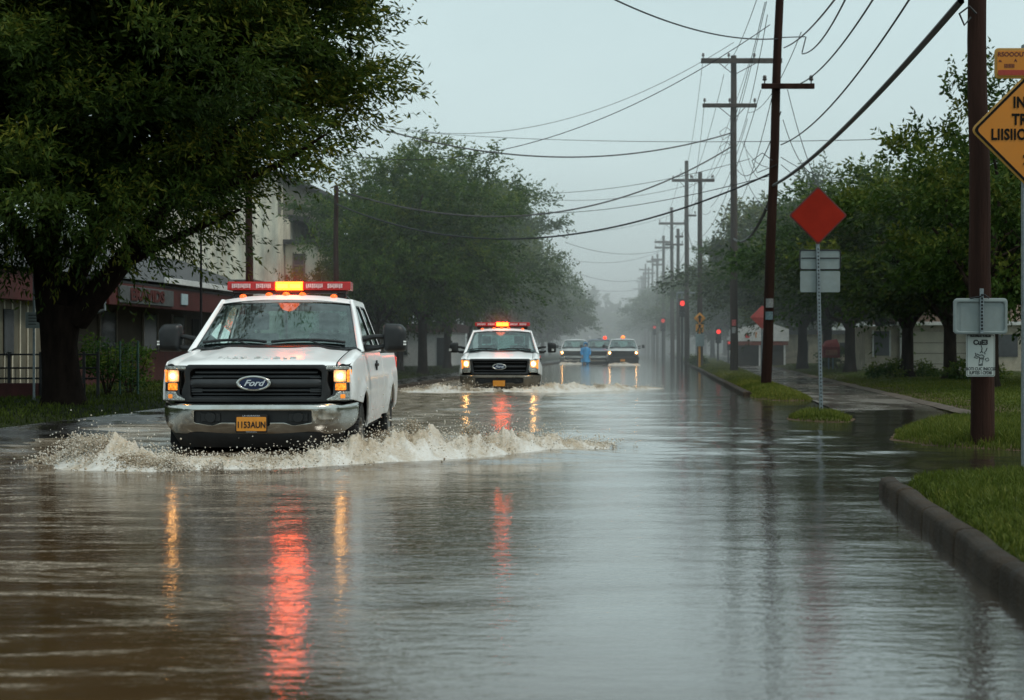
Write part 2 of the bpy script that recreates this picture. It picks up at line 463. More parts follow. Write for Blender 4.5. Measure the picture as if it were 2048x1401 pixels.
# ------------------------------------------------------------------ wet path, dirt edge, shoulder
def wetmat(name, c, rmin, rmax, scale, bump, bscale):
    m, nt = newmat(name)
    b = nt.new('ShaderNodeBsdfPrincipled', IOR=1.4); nt.ln(b.outputs[0], nt.out.inputs[0])
    v = coords(nt, (1, .45, 1), 'World')
    f = noise(nt, scale, 6, .62, v)
    nt.ln(ramp(nt, f, [(.35, tuple(x * .6 for x in c)), (.65, tuple(x * 1.3 for x in c))]), b.inputs['Base Color'])
    mr = nt.new('ShaderNodeMapRange'); nt.ln(f, mr.inputs[0]); mr.inputs[1].default_value = .42; mr.inputs[2].default_value = .6; mr.inputs[3].default_value = rmin; mr.inputs[4].default_value = rmax
    nt.ln(mr.outputs[0], b.inputs['Roughness'])
    bp = nt.new('ShaderNodeBump'); bp.inputs['Distance'].default_value = .01
    st = nt.new('ShaderNodeMapRange'); nt.ln(f, st.inputs[0]); st.inputs[1].default_value = .45; st.inputs[2].default_value = .6; st.inputs[3].default_value = bump * .15; st.inputs[4].default_value = bump
    nt.ln(st.outputs[0], bp.inputs['Strength']); nt.ln(noise(nt, bscale, 4, .6, coords(nt, (1, 1, 1), 'World')), bp.inputs['Height'])
    nt.ln(bp.outputs[0], b.inputs['Normal'])
    return m
M['path'] = wetmat('wet_path', (.12, .105, .09), .08, .34, .9, .7, 30)
M['shoulder'] = wetmat('wet_shoulder', (.03, .028, .027), .10, .4, 1.2, .7, 60)
M['dirt'] = simple('dirt_edge', (.075, .055, .040), .8, var=.4, scale=3, bump=.6, bscale=30)
def strip(name, mat, xa, xb, ys, z, nx=6):
    t = np.linspace(0, 1, nx); Y = np.repeat(ys[:, None], nx, 1); X = xa(ys)[:, None] * (1 - t) + xb(ys)[:, None] * t
    Z = z(X, Y, t[None, :] + 0 * Y)
    idx = np.arange(len(ys) * nx).reshape(len(ys), nx)
    q = np.stack([idx[:-1, :-1], idx[:-1, 1:], idx[1:, 1:], idx[1:, :-1]], -1).reshape(-1, 4)
    me = np_mesh(name, np.stack([X, Y, Z], -1).reshape(-1, 3), q.ravel(), np.full(len(q), 4), True)
    return tag(link(name, me, mat), kind='structure')
strip('path', M['path'], lambda y: PATH_L(y) - .1, lambda y: PATH_R(y) + .15, geo_rows(21, 420, .02),
      lambda X, Y, t: .014 - .05 * smooth(-Y, -29, -22) + .004 * vnoise(X, Y, 9, 2, 1.2))
strip('path_edge', M['dirt'], lambda y: PATH_R(y) + .05 + wob(y, y, .05, 2), lambda y: PATH_R(y) + .34 + wob(y, y, .09, 3, 8), geo_rows(20, 420, .01),
      lambda X, Y, t: .02 + .035 * np.sin(t * 2.6))
strip('shoulder', M['shoulder'], lambda y: EDGE_L(y) - .15, lambda y: EDGE_L(y) + 1.9 + wob(y, y, .12, 1.0), geo_rows(6, 500, .03),
      lambda X, Y, t: .03 - .06 * t ** 1.5)

# ------------------------------------------------------------------ kerbs
def kerb(name, xo, ys, h, wd, z0=-.35, joint=1.0, slope=.05):
    """cast kerb run: profile swept along the road edge with a groove every `joint` metres"""
    mb = MB(); rings = []
    acc = 0; last = ys[0]; nextj = joint * .55; marks = []
    s = []
    for y in ys: s.append(y)
    yy = []
    y = ys[0]
    while y < ys[-1]:
        e = min(y + joint, ys[-1])
        yy += [(y + .006, 1), (y + .020, .15)] + [(y + .03 + (e - y - .06) * q_ / 14, 0) for q_ in range(15)] + [(e - .020, .15), (e - .006, 1)]
        y = e
    for y, g in yy:
        ch = .010 * max(0, math.sin(y * 11.3) + math.sin(y * 29.7) + math.sin(y * 3.1) - 1.2); k = .028 * g + ch; x = xo(y) + .008 * math.sin(y * 5.1) + k
        hh = h - k + .004 * math.sin(y * 3.3)
        rings.append([(x, y, z0), (x + slope * .5, y, hh - .035), (x + slope * .5 + .012, y, hh - .012), (x + slope + .02, y, hh), (x + wd - .02, y, hh), (x + wd, y, hh - .02), (x + wd, y, z0)])
    mb.loft(rings, close=False)
    n = len(rings[0])
    mb.add(rings[0], [tuple(range(n))]); mb.add(rings[-1], [tuple(range(n - 1, -1, -1))])
    o = mb.build(name, M['concrete'], smooth=True, angle=50); return tag(o, kind='structure')
kerb('near_kerb', kerb_x, [2.2, KERB_END], .132, .150, joint=1.15)
kerb('far_kerb', lambda y: EDGE_R(y), [34.5, 420], .10, .2, joint=3.0)
kerb('left_kerb', lambda y: EDGE_L(y) + 1.55 - .2, [37, 420], .085, .22, joint=3.0)

# ------------------------------------------------------------------ flood water: one rippled sheet
def water_height(X, Y):
    r = np.random.default_rng(21); h = np.zeros_like(X)
    for lam, amp, n, spread in ((2.6, .0042, 5, .9), (1.2, .0022, 8, .8), (.6, .00115, 12, .75), (.33, .00055, 14, .8), (.2, .00026, 14, 1.0)):
        for k in range(n):
            th = np.pi / 2 + r.normal(0, spread * .7); l = lam * r.uniform(.75, 1.3); kx, ky = np.cos(th) * 2 * np.pi / l, np.sin(th) * 2 * np.pi / l
            ph = r.uniform(0, 6.28); warp = .8 * np.sin(X * .9 / lam ** .5 + ph) + .9 * np.sin(Y * .5 / lam ** .5 + 2 * ph) + 1.1 * vnoise(X, Y, 60 + k, 2, .5 / lam ** .3)
            h += amp * np.sin(kx * X + ky * Y + ph + warp) / math.sqrt(n) * 1.6
    patch = .55 + .45 * vnoise(X, Y, 4, 3, .55)
    return h * patch
def chop(X, Y):
    """how rough the water is: calm mirror near right, churned in the wake of the trucks"""
    wake = np.exp(-((X - (-2.2 + .05 * (Y - 15))) / 3.2) ** 2) * smooth(Y, 12.0, 15.5) * (1 - .6 * smooth(Y, 40, 60))
    left = (1 - smooth(X, -2.0, .2)) * (1 - smooth(Y, 13, 18))
    mouth = np.exp(-((X - 3.6) / 1.3) ** 2 - ((Y - 15) / 5) ** 2)
    return .32 + .75 * smooth(Y, 9, 16) + 3.6 * wake + .30 * left + 1.1 * mouth
ys = geo_rows(2.5, 46, .0055); nx = 520
t = np.linspace(0, 1, nx); Y = np.repeat(ys[:, None], nx, 1)
xa = np.minimum(-3.2 - .40 * ys, EDGE_L(ys) + .0) * 0 + np.maximum(-.36 * ys - .8, -9.5); xb = np.minimum(.36 * ys + .8, 13.0)
X = xa[:, None] * (1 - t) + xb[:, None] * t
Z = water_height(X, Y) * chop(X, Y) * (1 - smooth(Y, 34, 45.5))
# bow wave hump and wake ridges behind the splash
def ridge(X, Y, pts, wd, h):
    d = np.full(X.shape, 1e9)
    for (ax, ay), (bx, by) in zip(pts[:-1], pts[1:]):
        ex, ey = bx - ax, by - ay; tt = np.clip(((X - ax) * ex + (Y - ay) * ey) / (ex * ex + ey * ey), 0, 1)
        d = np.minimum(d, np.hypot(X - ax - tt * ex, Y - ay - tt * ey))
    return h * np.exp(-(d / wd) ** 2)
Z += ridge(X, Y, [(-4.6, 14.6), (-3.4, 13.5), (-2.4, 13.3), (-1.3, 13.7), (.2, 15.2), (1.5, 17.0)], .35, .03)
idx = np.arange(len(ys) * nx).reshape(len(ys), nx)
q = np.stack([idx[:-1, :-1], idx[:-1, 1:], idx[1:, 1:], idx[1:, :-1]], -1).reshape(-1, 4)
V = np.stack([X, Y, Z], -1).reshape(-1, 3)
ext = []; nb = len(V)
xl, xr = V[idx[-1, 0]], V[idx[-1, -1]]
extra = [(-9.5, 46, 0), (13, 46, 0), (-200, 46, -.001), (300, 46, -.001), (-200, 1500, -.001), (300, 1500, -.001), (-60, -10, -.001), (-200, -10, -.001)]
V = np.concatenate([V, np.array([(-200, 46, -.012), (300, 46, -.012), (300, 1500, -.012), (-200, 1500, -.012), (-80, -15, -.02), (80, -15, -.02), (80, 46.5, -.02), (-80, 46.5, -.02)])])
q = np.concatenate([q, np.array([[nb, nb + 1, nb + 2, nb + 3], [nb + 4, nb + 5, nb + 6, nb + 7]])])
me = np_mesh('flood_water', V, q.ravel(), np.full(len(q), 4), True)
m, nt = newmat('muddy_flood_water')
b = nt.new('ShaderNodeBsdfPrincipled', IOR=1.55); b.inputs['Specular IOR Level'].default_value = .5
nt.ln(b.outputs[0], nt.out.inputs[0])
pos = nt.new('ShaderNodeNewGeometry').outputs['Position']
sep = nt.new('ShaderNodeSeparateXYZ'); nt.ln(pos, sep.inputs[0])
vw = coords(nt, (.55, 1.6, 1), 'World')
silt = noise(nt, .8, 6, .6, vw, .6)
brown = ramp(nt, silt, [(.3, (.044, .025, .011)), (.7, (.082, .049, .024))])
# drifting foam streaks: thin lines of scum, thickest left of the road and in the wakes
vf = coords(nt, (.42, 1.7, 1), 'World')
fs = noise(nt, 1.1, 8, .68, vf, 2.4)
fine = noise(nt, 26, 4, .7, coords(nt, (.7, 1.4, 1), 'World'))
sA = ramp(nt, fs, [(.53, (0, 0, 0)), (.60, (.75, .75, .75)), (.64, (.2, .2, .2)), (.76, (1, 1, 1))])
mX = nt.new('ShaderNodeMapRange'); nt.ln(sep.outputs[0], mX.inputs[0]); mX.inputs[1].default_value = .4; mX.inputs[2].default_value = -2.2; mX.inputs[3].default_value = 0.0; mX.inputs[4].default_value = 1.0
fine_m = ramp(nt, fine, [(.36, (.15, .15, .15)), (.62, (1, 1, 1))])
foam = math_(nt, 'MULTIPLY', math_(nt, 'MULTIPLY', sA, mX.outputs[0]), fine_m)
wy = nt.new('ShaderNodeMapRange', interpolation_type='SMOOTHSTEP'); nt.ln(sep.outputs[1], wy.inputs[0]); wy.inputs[1].default_value = 14; wy.inputs[2].default_value = 19
wx = nt.new('ShaderNodeMapRange', interpolation_type='SMOOTHSTEP'); nt.ln(math_(nt, 'SUBTRACT', sep.outputs[0], math_(nt, 'MULTIPLY', sep.outputs[1], .085)), wx.inputs[0]); wx.inputs[1].default_value = 1.4; wx.inputs[2].default_value = -1.2
flk = ramp(nt, noise(nt, 3.2, 7, .75, coords(nt, (.6, 1.0, 1), 'World'), .8), [(.40, (.25, .25, .25)), (.62, (1, 1, 1))])
wake = math_(nt, 'MULTIPLY', math_(nt, 'MULTIPLY', wy.outputs[0], wx.outputs[0]), flk)
sx_ = nt.new('ShaderNodeMapRange', interpolation_type='SMOOTHSTEP'); nt.ln(math_(nt, 'ADD', sep.outputs[0], math_(nt, 'MULTIPLY', math_(nt, 'SUBTRACT', silt, .5), 3.0)), sx_.inputs[0]); sx_.inputs[1].default_value = -1.2; sx_.inputs[2].default_value = 1.6
brown = mixc(nt, math_(nt, 'MULTIPLY', sx_.outputs[0], .75), brown, (.040, .036, .030))
brown = mixc(nt, math_(nt, 'MULTIPLY', wake, .9), brown, (.36, .30, .225))  # foam flecks plus sky sheen on the chop, put into a lighter tan
nt.ln(mixc(nt, foam, brown, (.58, .50, .40)), b.inputs['Base Color'])
nt.ln(math_(nt, 'MULTIPLY', sx_.outputs[0], .85), b.inputs['Coat Weight']); b.inputs['Coat IOR'].default_value = 1.45; b.inputs['Coat Roughness'].default_value = .08
rr = nt.new('ShaderNodeMapRange'); nt.ln(math_(nt, 'MAXIMUM', foam, math_(nt, 'MULTIPLY', wake, .45)), rr.inputs[0]); mr_ = nt.new('ShaderNodeMapRange'); nt.ln(sx_.outputs[0], mr_.inputs[0]); mr_.inputs[3].default_value = .05; mr_.inputs[4].default_value = .10; nt.ln(mr_.outputs[0], rr.inputs[3]); rr.inputs[4].default_value = .5
nt.ln(rr.outputs[0], b.inputs['Roughness'])
bp = nt.new('ShaderNodeBump'); bp.inputs['Strength'].default_value = .24; bp.inputs['Distance'].default_value = .012
h1 = noise(nt, 9, 3, .55, coords(nt, (.6, 1.5, 1), 'World'), .4); h2 = noise(nt, 30, 3, .55, coords(nt, (1.0, 1.0, 1), 'World'))
nt.ln(math_(nt, 'ADD', h1, math_(nt, 'MULTIPLY', h2, .42)), bp.inputs['Height']); nt.ln(bp.outputs[0], b.inputs['Normal']); nt.ln(bp.outputs[0], b.inputs['Coat Normal'])
M['water'] = m
tag(link('flood_water', me, m), kind='structure')

# ------------------------------------------------------------------ grass
def blades(name, X, Y, Z, h, wd, tone, label):
    n = len(X); a = rng.uniform(0, 2 * np.pi, n); lean = rng.uniform(.05, .75, n) * h; la = rng.uniform(0, 2 * np.pi, n)
    dx, dy = np.cos(a) * wd / 2, np.sin(a) * wd / 2; lx, ly = np.cos(la) * lean, np.sin(la) * lean
    v = np.empty((n, 5, 3))
    v[:, 0] = np.stack([X - dx, Y - dy, Z], -1); v[:, 1] = np.stack([X + dx, Y + dy, Z], -1)
    v[:, 2] = np.stack([X + dx * .8 + lx * .3, Y + dy * .8 + ly * .3, Z + h * .55], -1); v[:, 3] = np.stack([X - dx * .8 + lx * .3, Y - dy * .8 + ly * .3, Z + h * .55], -1)
    v[:, 4] = np.stack([X + lx, Y + ly, Z + h * (1 - .25 * (lean / h) ** 2)], -1)
    o = np.arange(n)[:, None] * 5
    f = np.concatenate([o + np.array([[0, 1, 2, 3]]), o + np.array([[3, 2, 4]])], 1).ravel()
    me = np_mesh(name, v.reshape(-1, 3), f, np.tile([4, 3], n))
    tt = np.repeat(tone[:, None], 5, 1) + np.array([-.12, -.12, .05, .05, .18]); attr(me, 'tone', np.clip(tt, 0, 1).ravel())
    o = link(name, me, M['grass']); return tag(o, label, 'grass', kind='stuff')
def scatter(name, n, xf, yr, sd, prof, h, wd, label, ybias=1.0, base=.42, smin=.05, shore=.35):
    u = rng.uniform(0, 1, n) ** ybias; Y = yr[0] * (yr[1] / yr[0]) ** u
    x0, x1 = xf(Y); X = x0 + (x1 - x0) * rng.uniform(0, 1, n)
    S = sd(X, Y); cl = vnoise(X, Y, 31, 4, 2.6)
    ok = (S > smin) & (rng.uniform(-1.5, 1, n) < cl + .9); X, Y, S, cl = X[ok], Y[ok], S[ok], cl[ok]
    Z = prof(S, X, Y) - .005
    hh = rng.uniform(.55, 1.25, len(X)) * h * (.75 + .4 * cl) * (.55 + .45 * smooth(S, 0, shore))
    tone = base + .22 * cl + .16 * vnoise(X, Y, 33, 2, .6) + rng.normal(0, .09, len(X))
    blades(name, X, Y, Z, hh, wd * rng.uniform(.7, 1.3, len(X)), tone, label)
scatter('grass', 130000, lambda Y: (kerb_x(Y) + .12, kerb_x(Y) + 4.6), (4.4, 12.3), sd_near, bank(.12, .12), .105, .009, 'long wet grass behind the concrete kerb at the near corner')
scatter('grass', 9000, lambda Y: (0 * Y + 3.9, 0 * Y + 5.3), (21.5, 25.2), sd_tuft, bank(.06, .3), .13, .011, 'small grass tuft island around the red diamond sign post', base=.5)
scatter('grass', 70000, lambda Y: (0 * Y + 4.2, 0 * Y + 10), (15.5, 22.6), sd_mound, bank(.10, .6), .12, .010, 'grass mound around the foot of the thick brown utility pole')
scatter('grass', 60000, lambda Y: (EDGE_R(Y) + .15, PATH_L(Y) + .1), (29.5, 150), sd_verge, bank(.09, .5), .13, .016, 'grass strip between the flooded road and the wet path', base=.60)
scatter('grass', 130000, lambda Y: (PATH_R(Y) + .2, PATH_R(Y) + 10), (21, 110), sd_right, bank(.12, 2.5), .07, .016, 'grass lawn beyond the wet path in front of the houses', base=.46)
scatter('grass', 45000, lambda Y: (EDGE_L(Y) - 7, EDGE_L(Y) + .1), (15, 100), sd_left, bank(.10, 1.2), .10, .02, 'dark grass lawn under the big shade tree', base=.16)  # low tone base puts the tree's shade into the blade colour
# ------------------------------------------------------------------ pickup trucks
def carpaint(name, c, var=.06, road=(.16, .13, .09)):
    """clear-coated paint with rain film and mud thrown up the lower sides"""
    m, nt = newmat(name)
    b = nt.new('ShaderNodeBsdfPrincipled', IOR=1.5); nt.ln(b.outputs[0], nt.out.inputs[0])
    v = coords(nt)
    f = noise(nt, 3, 5, .6, v)
    colr = ramp(nt, f, [(.3, tuple(x * (1 - var) for x in c)), (.7, tuple(min(1, x * (1 + var)) for x in c))])
    z = nt.new('ShaderNodeSeparateXYZ'); nt.ln(v, z.inputs[0])
    mz = nt.new('ShaderNodeMapRange'); nt.ln(z.outputs[2], mz.inputs[0]); mz.inputs[1].default_value = 1.15; mz.inputs[2].default_value = .5; mz.inputs[3].default_value = 0; mz.inputs[4].default_value = .75
    sp = ramp(nt, noise(nt, 14, 6, .7, v), [(.38, (.15, .15, .15)), (.7, (1, 1, 1))])
    mud = math_(nt, 'MULTIPLY', mz.outputs[0], sp, True)
    nt.ln(mixc(nt, mud, colr, road), b.inputs['Base Color'])
    rr = nt.new('ShaderNodeMapRange'); nt.ln(mud, rr.inputs[0]); rr.inputs[3].default_value = .3; rr.inputs[4].default_value = .6
    nt.ln(rr.outputs[0], b.inputs['Roughness'])
    b.inputs['Coat Weight'].default_value = .35; b.inputs['Coat Roughness'].default_value = .10
    bp = nt.new('ShaderNodeBump'); bp.inputs['Strength'].default_value = .08; bp.inputs['Distance'].default_value = .004
    drops = nt.new('ShaderNodeTexVoronoi'); drops.inputs['Scale'].default_value = 70; nt.ln(v, drops.inputs['Vector'])
    nt.ln(ramp(nt, drops.outputs['Distance'], [(.12, (1, 1, 1)), (.3, (0, 0, 0))]), bp.inputs['Height']); nt.ln(bp.outputs[0], b.inputs['Normal'])
    return m
M['white_paint'] = carpaint('white_car_paint', (.88, .90, .90), .03)
M['silver_paint'] = carpaint('silver_car_paint', (.55, .58, .58))
M['navy_paint'] = carpaint('navy_car_paint', (.06, .10, .17))
M['grey_body'] = carpaint('grey_car_paint', (.13, .12, .11))
M['black_plastic'] = simple('black_plastic', (.014, .015, .016), .42, var=.3, scale=10, bump=.05, bscale=200, rvar=.08)
M['black_gloss'] = simple('black_gloss', (.012, .013, .014), .18, var=.2, coat=.5)
M['grille_bar'] = simple('grille_plastic', (.028, .031, .034), .33, var=.2, scale=8, rvar=.05)
M['void'] = simple('unlit_cavity', (.006, .006, .006), .9, var=.2)
M['chrome'] = simple('chrome', (.58, .58, .55), .14, 1.0, var=.08, scale=4, dirt=((.30, .26, .20), .55, 5), rvar=.03)
M['dull_bumper'] = simple('dull_bumper', (.16, .145, .12), .3, .6, var=.2, scale=4, dirt=((.12, .10, .07), .6, 6), rvar=.1)
M['tyre'] = simple('tyre_rubber', (.012, .012, .012), .55, var=.4, scale=20, rvar=.15)
M['rim'] = simple('steel_rim', (.35, .36, .36), .3, .9, var=.2, dirt=((.12, .09, .06), .7, 9))
M['glass'] = glassy('tinted_glass', (.68, .84, .81), .11)
M['glass_dark'] = glassy('dark_glass', (.30, .38, .37), .10)
M['cabin'] = simple('cabin_trim', (.20, .24, .235), .7, var=.3)
M['seat'] = simple('seat_cloth', (.22, .26, .25), .85, var=.3, scale=20)
M['lamp_hot'] = emissive('headlamp_hot', (1, .50, .14), 34, (.8, .7, .5))
m, nt = newmat('headlamp_warm')
_b = nt.new('ShaderNodeBsdfPrincipled', Roughness=.12); _b.inputs['Base Color'].default_value = (.75, .55, .35, 1); nt.ln(_b.outputs[0], nt.out.inputs[0])
_x = nt.new('ShaderNodeSeparateXYZ'); nt.ln(nt.new('ShaderNodeTexCoord').outputs['Object'], _x.inputs[0])
_d = math_(nt, 'SQRT', math_(nt, 'ADD', math_(nt, 'POWER', math_(nt, 'SUBTRACT', math_(nt, 'ABSOLUTE', _x.outputs[0]), .845), 2.0), math_(nt, 'POWER', math_(nt, 'SUBTRACT', _x.outputs[2], 1.117), 2.0)))
_n = noise(nt, 70, 3, .6, coords(nt))
_f = math_(nt, 'SUBTRACT', math_(nt, 'SUBTRACT', 1.0, math_(nt, 'DIVIDE', _d, .085)), math_(nt, 'MULTIPLY', math_(nt, 'SUBTRACT', _n, .5), .7), True)
nt.ln(ramp(nt, _f, [(0, (.55, .13, .012)), (.3, (1, .36, .06)), (.75, (1, .66, .28))]), _b.inputs['Emission Color'])
nt.ln(math_(nt, 'ADD', math_(nt, 'MULTIPLY', math_(nt, 'POWER', _f, 1.5), 3.2), .35), _b.inputs['Emission Strength'])
M['lamp_warm'] = m
M['lamp_amber'] = emissive('headlamp_amber', (1, .25, .02), 1.3, (.6, .25, .03), .85, 45)
M['lamp_amber_dim'] = emissive('amber_lens', (1, .30, .04), .55, (.6, .2, .02))
M['lamp_clear'] = simple('lamp_reflector', (.45, .45, .42), .12, .85, var=.6, scale=55, bump=.4, bscale=70)
M['lamp_orange_marker'] = emissive('orange_marker', (1, .13, .012), 1.1, (.6, .12, .02))
M['beacon_core'] = emissive('beacon_core', (1, .30, .02), 6, (.9, .4, .1))
M['beacon_red'] = emissive('beacon_red_lit', (1, .045, .003), 22, (.6, .03, .02))
M['dome_red'] = emissive('dome_red', (1, .05, .01), 2.4, (.5, .03, .02))
M['dome_orange'] = emissive('dome_orange', (1, .20, .02), 2.6, (.6, .15, .02))
M['beacon_lens'] = emissive('beacon_red_lens', (1, .02, .012), .07, (.30, .008, .008))
M['beacon_led'] = simple('beacon_inner', (.80, .50, .50), .3, .1, var=.5, scale=80)
M['tail_red'] = emissive('tail_lamp', (1, .03, .02), .25, (.45, .02, .02))
M['plate'] = simple('orange_plate', (.72, .28, .03), .45, var=.15)
M['ink'] = simple('black_ink', (.012, .010, .009), .6, var=.2)
M['emblem_blue'] = simple('emblem_blue', (.003, .012, .055), .25, var=.3, coat=.1)
M['script'] = simple('emblem_script', (.62, .66, .72), .3, .5, var=.15)
M['marker_white'] = simple('mirror_marker', (.75, .75, .72), .3, var=.2)

def truck(name, loc, rz, label, group, style):
    """heavy pickup, front at local y 0 facing -y, tyres on local z 0"""
    S = dict(paint='white_paint', lower=None, bumper='chrome', grille='A', lights='hot', bar='full', plate=True, mirrors='tow', detail=True, text=True)
    S.update(style)
    T = empty(name, loc, rz, label, 'pickup truck', group)
    paint = M[S['paint']]; lowp = M[S['lower']] if S['lower'] else paint
    det = S['detail']
    sm = lambda t: t * t * (3 - 2 * t)
    cl = lambda x, a=0., b=1.: max(a, min(b, x))
    def ztop(y): return 1.235 + .125 * cl((y - .1) / 1.4) ** .8           # shoulder of the wing
    ARCH = ((.98, .42), (4.75, .42))
    def xside(y, z):
        t = (z - .92)
        x = 1.0 - (.055 * (t / .44) ** 2 if t > 0 else .045 * (t / .4) ** 2)
        for ay, az in ARCH:
            r = math.hypot(y - ay, z - az)
            x += .035 * math.exp(-((r - .555) / .075) ** 2)
        x -= .08 * cl((.42 - y) / .42) ** 2
        x -= .02 * math.exp(-((z - 1.17) / .02) ** 2) * (1 if y > 1.5 else 0) * .25
        return x
    def yfront(x): return .03 + .13 * cl((abs(x) - .35) / .65) ** 2.6
    def arch(ay, az, r, a0, a1, n=16): return [(ay + r * math.cos(a0 + (a1 - a0) * i / n), az + r * math.sin(a0 + (a1 - a0) * i / n)) for i in range(n + 1)]
    R = .52
    # outlines (y, z)
    fz = [.1, .3, .5, .7, .9, 1.1, 1.3, 1.46]
    wing = [(.13, .88), (.13, 1.20)] + [(y, ztop(y)) for y in (.3, .5, .7, .9, 1.1, 1.3, 1.475)] + [(1.475, .54)] + arch(.98, .42, R, .235, math.pi - .9, 14)
    wing = [p for p in wing]
    door = rnd([(1.49, .54), (1.49, 1.36), (2.84, 1.36), (2.84, .54)], .02, 2)
    rear_door = rnd([(2.85, .54), (2.85, 1.36), (3.66, 1.36), (3.66, .54)], .02, 2)
    bed = [(3.70, .58), (3.70, 1.33), (5.95, 1.33), (5.98, .75), (5.98, .62)] + arch(4.75, .42, R, .38, math.pi - .30, 18)
    cutsu = [i * .12 for i in range(1, 52)]; cutsv = [.5 + .06 * i for i in range(0, 16)]
    def bodyside(part, outl, mat):
        mes = []
        for s in (1, -1):
            me = panel_mesh(outl, (), .024, .006, cutsu, cutsv, lambda u, v, w, s=s: (s * (xside(u, v) + w - .012), u, v))
            mes.append(me)
        return mes
    # body: wings, bed sides, rocker and pillars as one painted shell
    mes = bodyside('wing', wing, paint)
    mes += bodyside('bed', bed, paint)
    # wing tops: strip between bonnet edge and side
    mb = MB()
    hx = .80
    def zhood(x, y):
        a = abs(x)
        base = 1.262 + .150 * cl((y - .03) / 1.42) ** .8; fd = sm(cl((y - .05) / .5))
        z = base + fd * (.024 * sm(cl((.62 - a) / .14)) - .014 * sm(cl((.36 - a) / .14)) * cl(1.25 - y * .6))
        z -= .06 * cl((a - .45) / .5) ** 2
        z -= .032 * cl((.12 - (y - yfront(x))) / .12) ** 2.2
        return z
    for s in (1, -1):
        ysl = [.035 + .0745 * i for i in range(20)]
        def f(u, y, s=s):
            x0 = hx + .008; x1 = xside(y, ztop(y)) - .004
            x = x0 + (x1 - x0) * u
            z0 = zhood(hx, y) - .004; z1 = ztop(y)
            z = z0 + (z1 - z0) * u + .022 * math.sin(math.pi * u) + .0
            return (s * x, y + (yfront(x) - .03) * cl((.4 - y) / .3), z)
        mb.grid(f, [i / 8 for i in range(9)], ysl)
    # A pillars, roof, rear cab wall
    def xg(z): return .965 - .210 * cl((z - 1.36) / .6) ** 1.05
    for s in (1, -1):
        def ap(u, t, s=s):
            a = Vector((.885, 1.425, 1.405)).lerp(Vector((.725, 2.215, 1.915)), t)
            b_ = Vector((.965, 1.345, 1.362)).lerp(Vector((.752, 2.215, 1.958)), t)
            p = a.lerp(b_, u); p.y -= .02 * math.sin(math.pi * u)
            return (s * p.x, p.y, p.z + .004)
        mb.grid(ap, [i / 5 for i in range(6)], [i / 10 for i in range(11)])
    def roof(u, v):
        y = 2.185 + (3.56 - 2.185) * v; x = .762 * u
        e = 1 - abs(u) ** 5
        z = 1.955 + .072 * (1 - abs(u) ** 2.6) * (.35 + .65 * math.sin(math.pi * (.12 + .8 * v)) ** .5) - .03 * cl((v - .85) / .15) ** 2
        z -= .050 * cl((.10 - v) / .10) ** 2
        return (x, y - .035 * (1 - u * u) * cl(1 - v * 5), z)
    mb.grid(roof, [-1 + i / 10 for i in range(21)], [i / 14 for i in range(15)])
    # rear cab wall with window opening, bed floor and walls, tailgate
    mb.box(-.93, .93, 3.63, 3.655, .6, 1.40)
    mb.box(-.68, -.58, 3.46, 3.54, 1.40, 1.90); mb.box(.58, .68, 3.46, 3.54, 1.40, 1.90); mb.box(-.66, .66, 3.44, 3.52, 1.86, 1.94)
    mb.box(-.92, .92, 3.72, 5.92, .86, .90)
    for s in (1, -1):
        mb.box(min(s * .84, s * .955), max(s * .84, s * .955), 3.70, 5.95, 1.27, 1.335)
        mb.box(min(s * .84, s * .87), max(s * .84, s * .87), 3.70, 5.95, .9, 1.27)
    mb.box(-.92, .92, 3.70, 3.74, .86, 1.335)
    me0 = mb.mesh('body'); mes.append(me0)
    # side glass frame
    gh = [(1.345, 1.362), (2.215, 1.962), (3.46, 1.962), (3.64, 1.362)]
    win1 = rnd([(1.64, 1.415), (2.285, 1.885), (2.70, 1.895), (2.76, 1.415)], .04, 4); win2 = rnd([(2.87, 1.415), (2.82, 1.895), (3.36, 1.89), (3.50, 1.415)], .05, 4)
    for s in (1, -1):
        mes.append(panel_mesh(gh, (win1, win2), .03, .006, [1.5 + .15 * i for i in range(15)], [1.4 + .06 * i for i in range(10)], lambda u, v, w, s=s: (s * (xg(v) + w - .015), u, v)))
    bodyme = join_meshes(mes, 'body')
    bm = bmesh.new(); bm.from_mesh(bodyme); bmesh.ops.recalc_face_normals(bm, faces=bm.faces); bm.to_mesh(bodyme); bm.free()
    shade(bodyme, 32); body = link('body', bodyme, paint, T)
    # bonnet
    mb = MB(); mb.grid(lambda x, v: (x, yfront(x) + (1.44 - yfront(x)) * v, zhood(x, yfront(x) + (1.44 - yfront(x)) * v)), [-hx + 2 * hx * i / 44 for i in range(45)], [0, .01, .025, .045, .07, .1] + [.1 + .9 * i / 22 for i in range(1, 23)])
    mb.grid(lambda x, v: (x, yfront(x) + .015 * v, zhood(x, yfront(x)) - .014 * v), [-hx + 2 * hx * i / 44 for i in range(45)], [0, 1])
    hood = mb.build('bonnet', paint, T, smooth=True, angle=40)
    if S['text']:
        for wd_, xo_ in (('SARY', -.27), ('OUOLD', .17)): lettering(wd_, .062, paint, hood, (xo_, .20, 1.298), (math.radians(24), 0, 0), sx=1.75, ext=.010, width=1.25, name='raised_lettering')
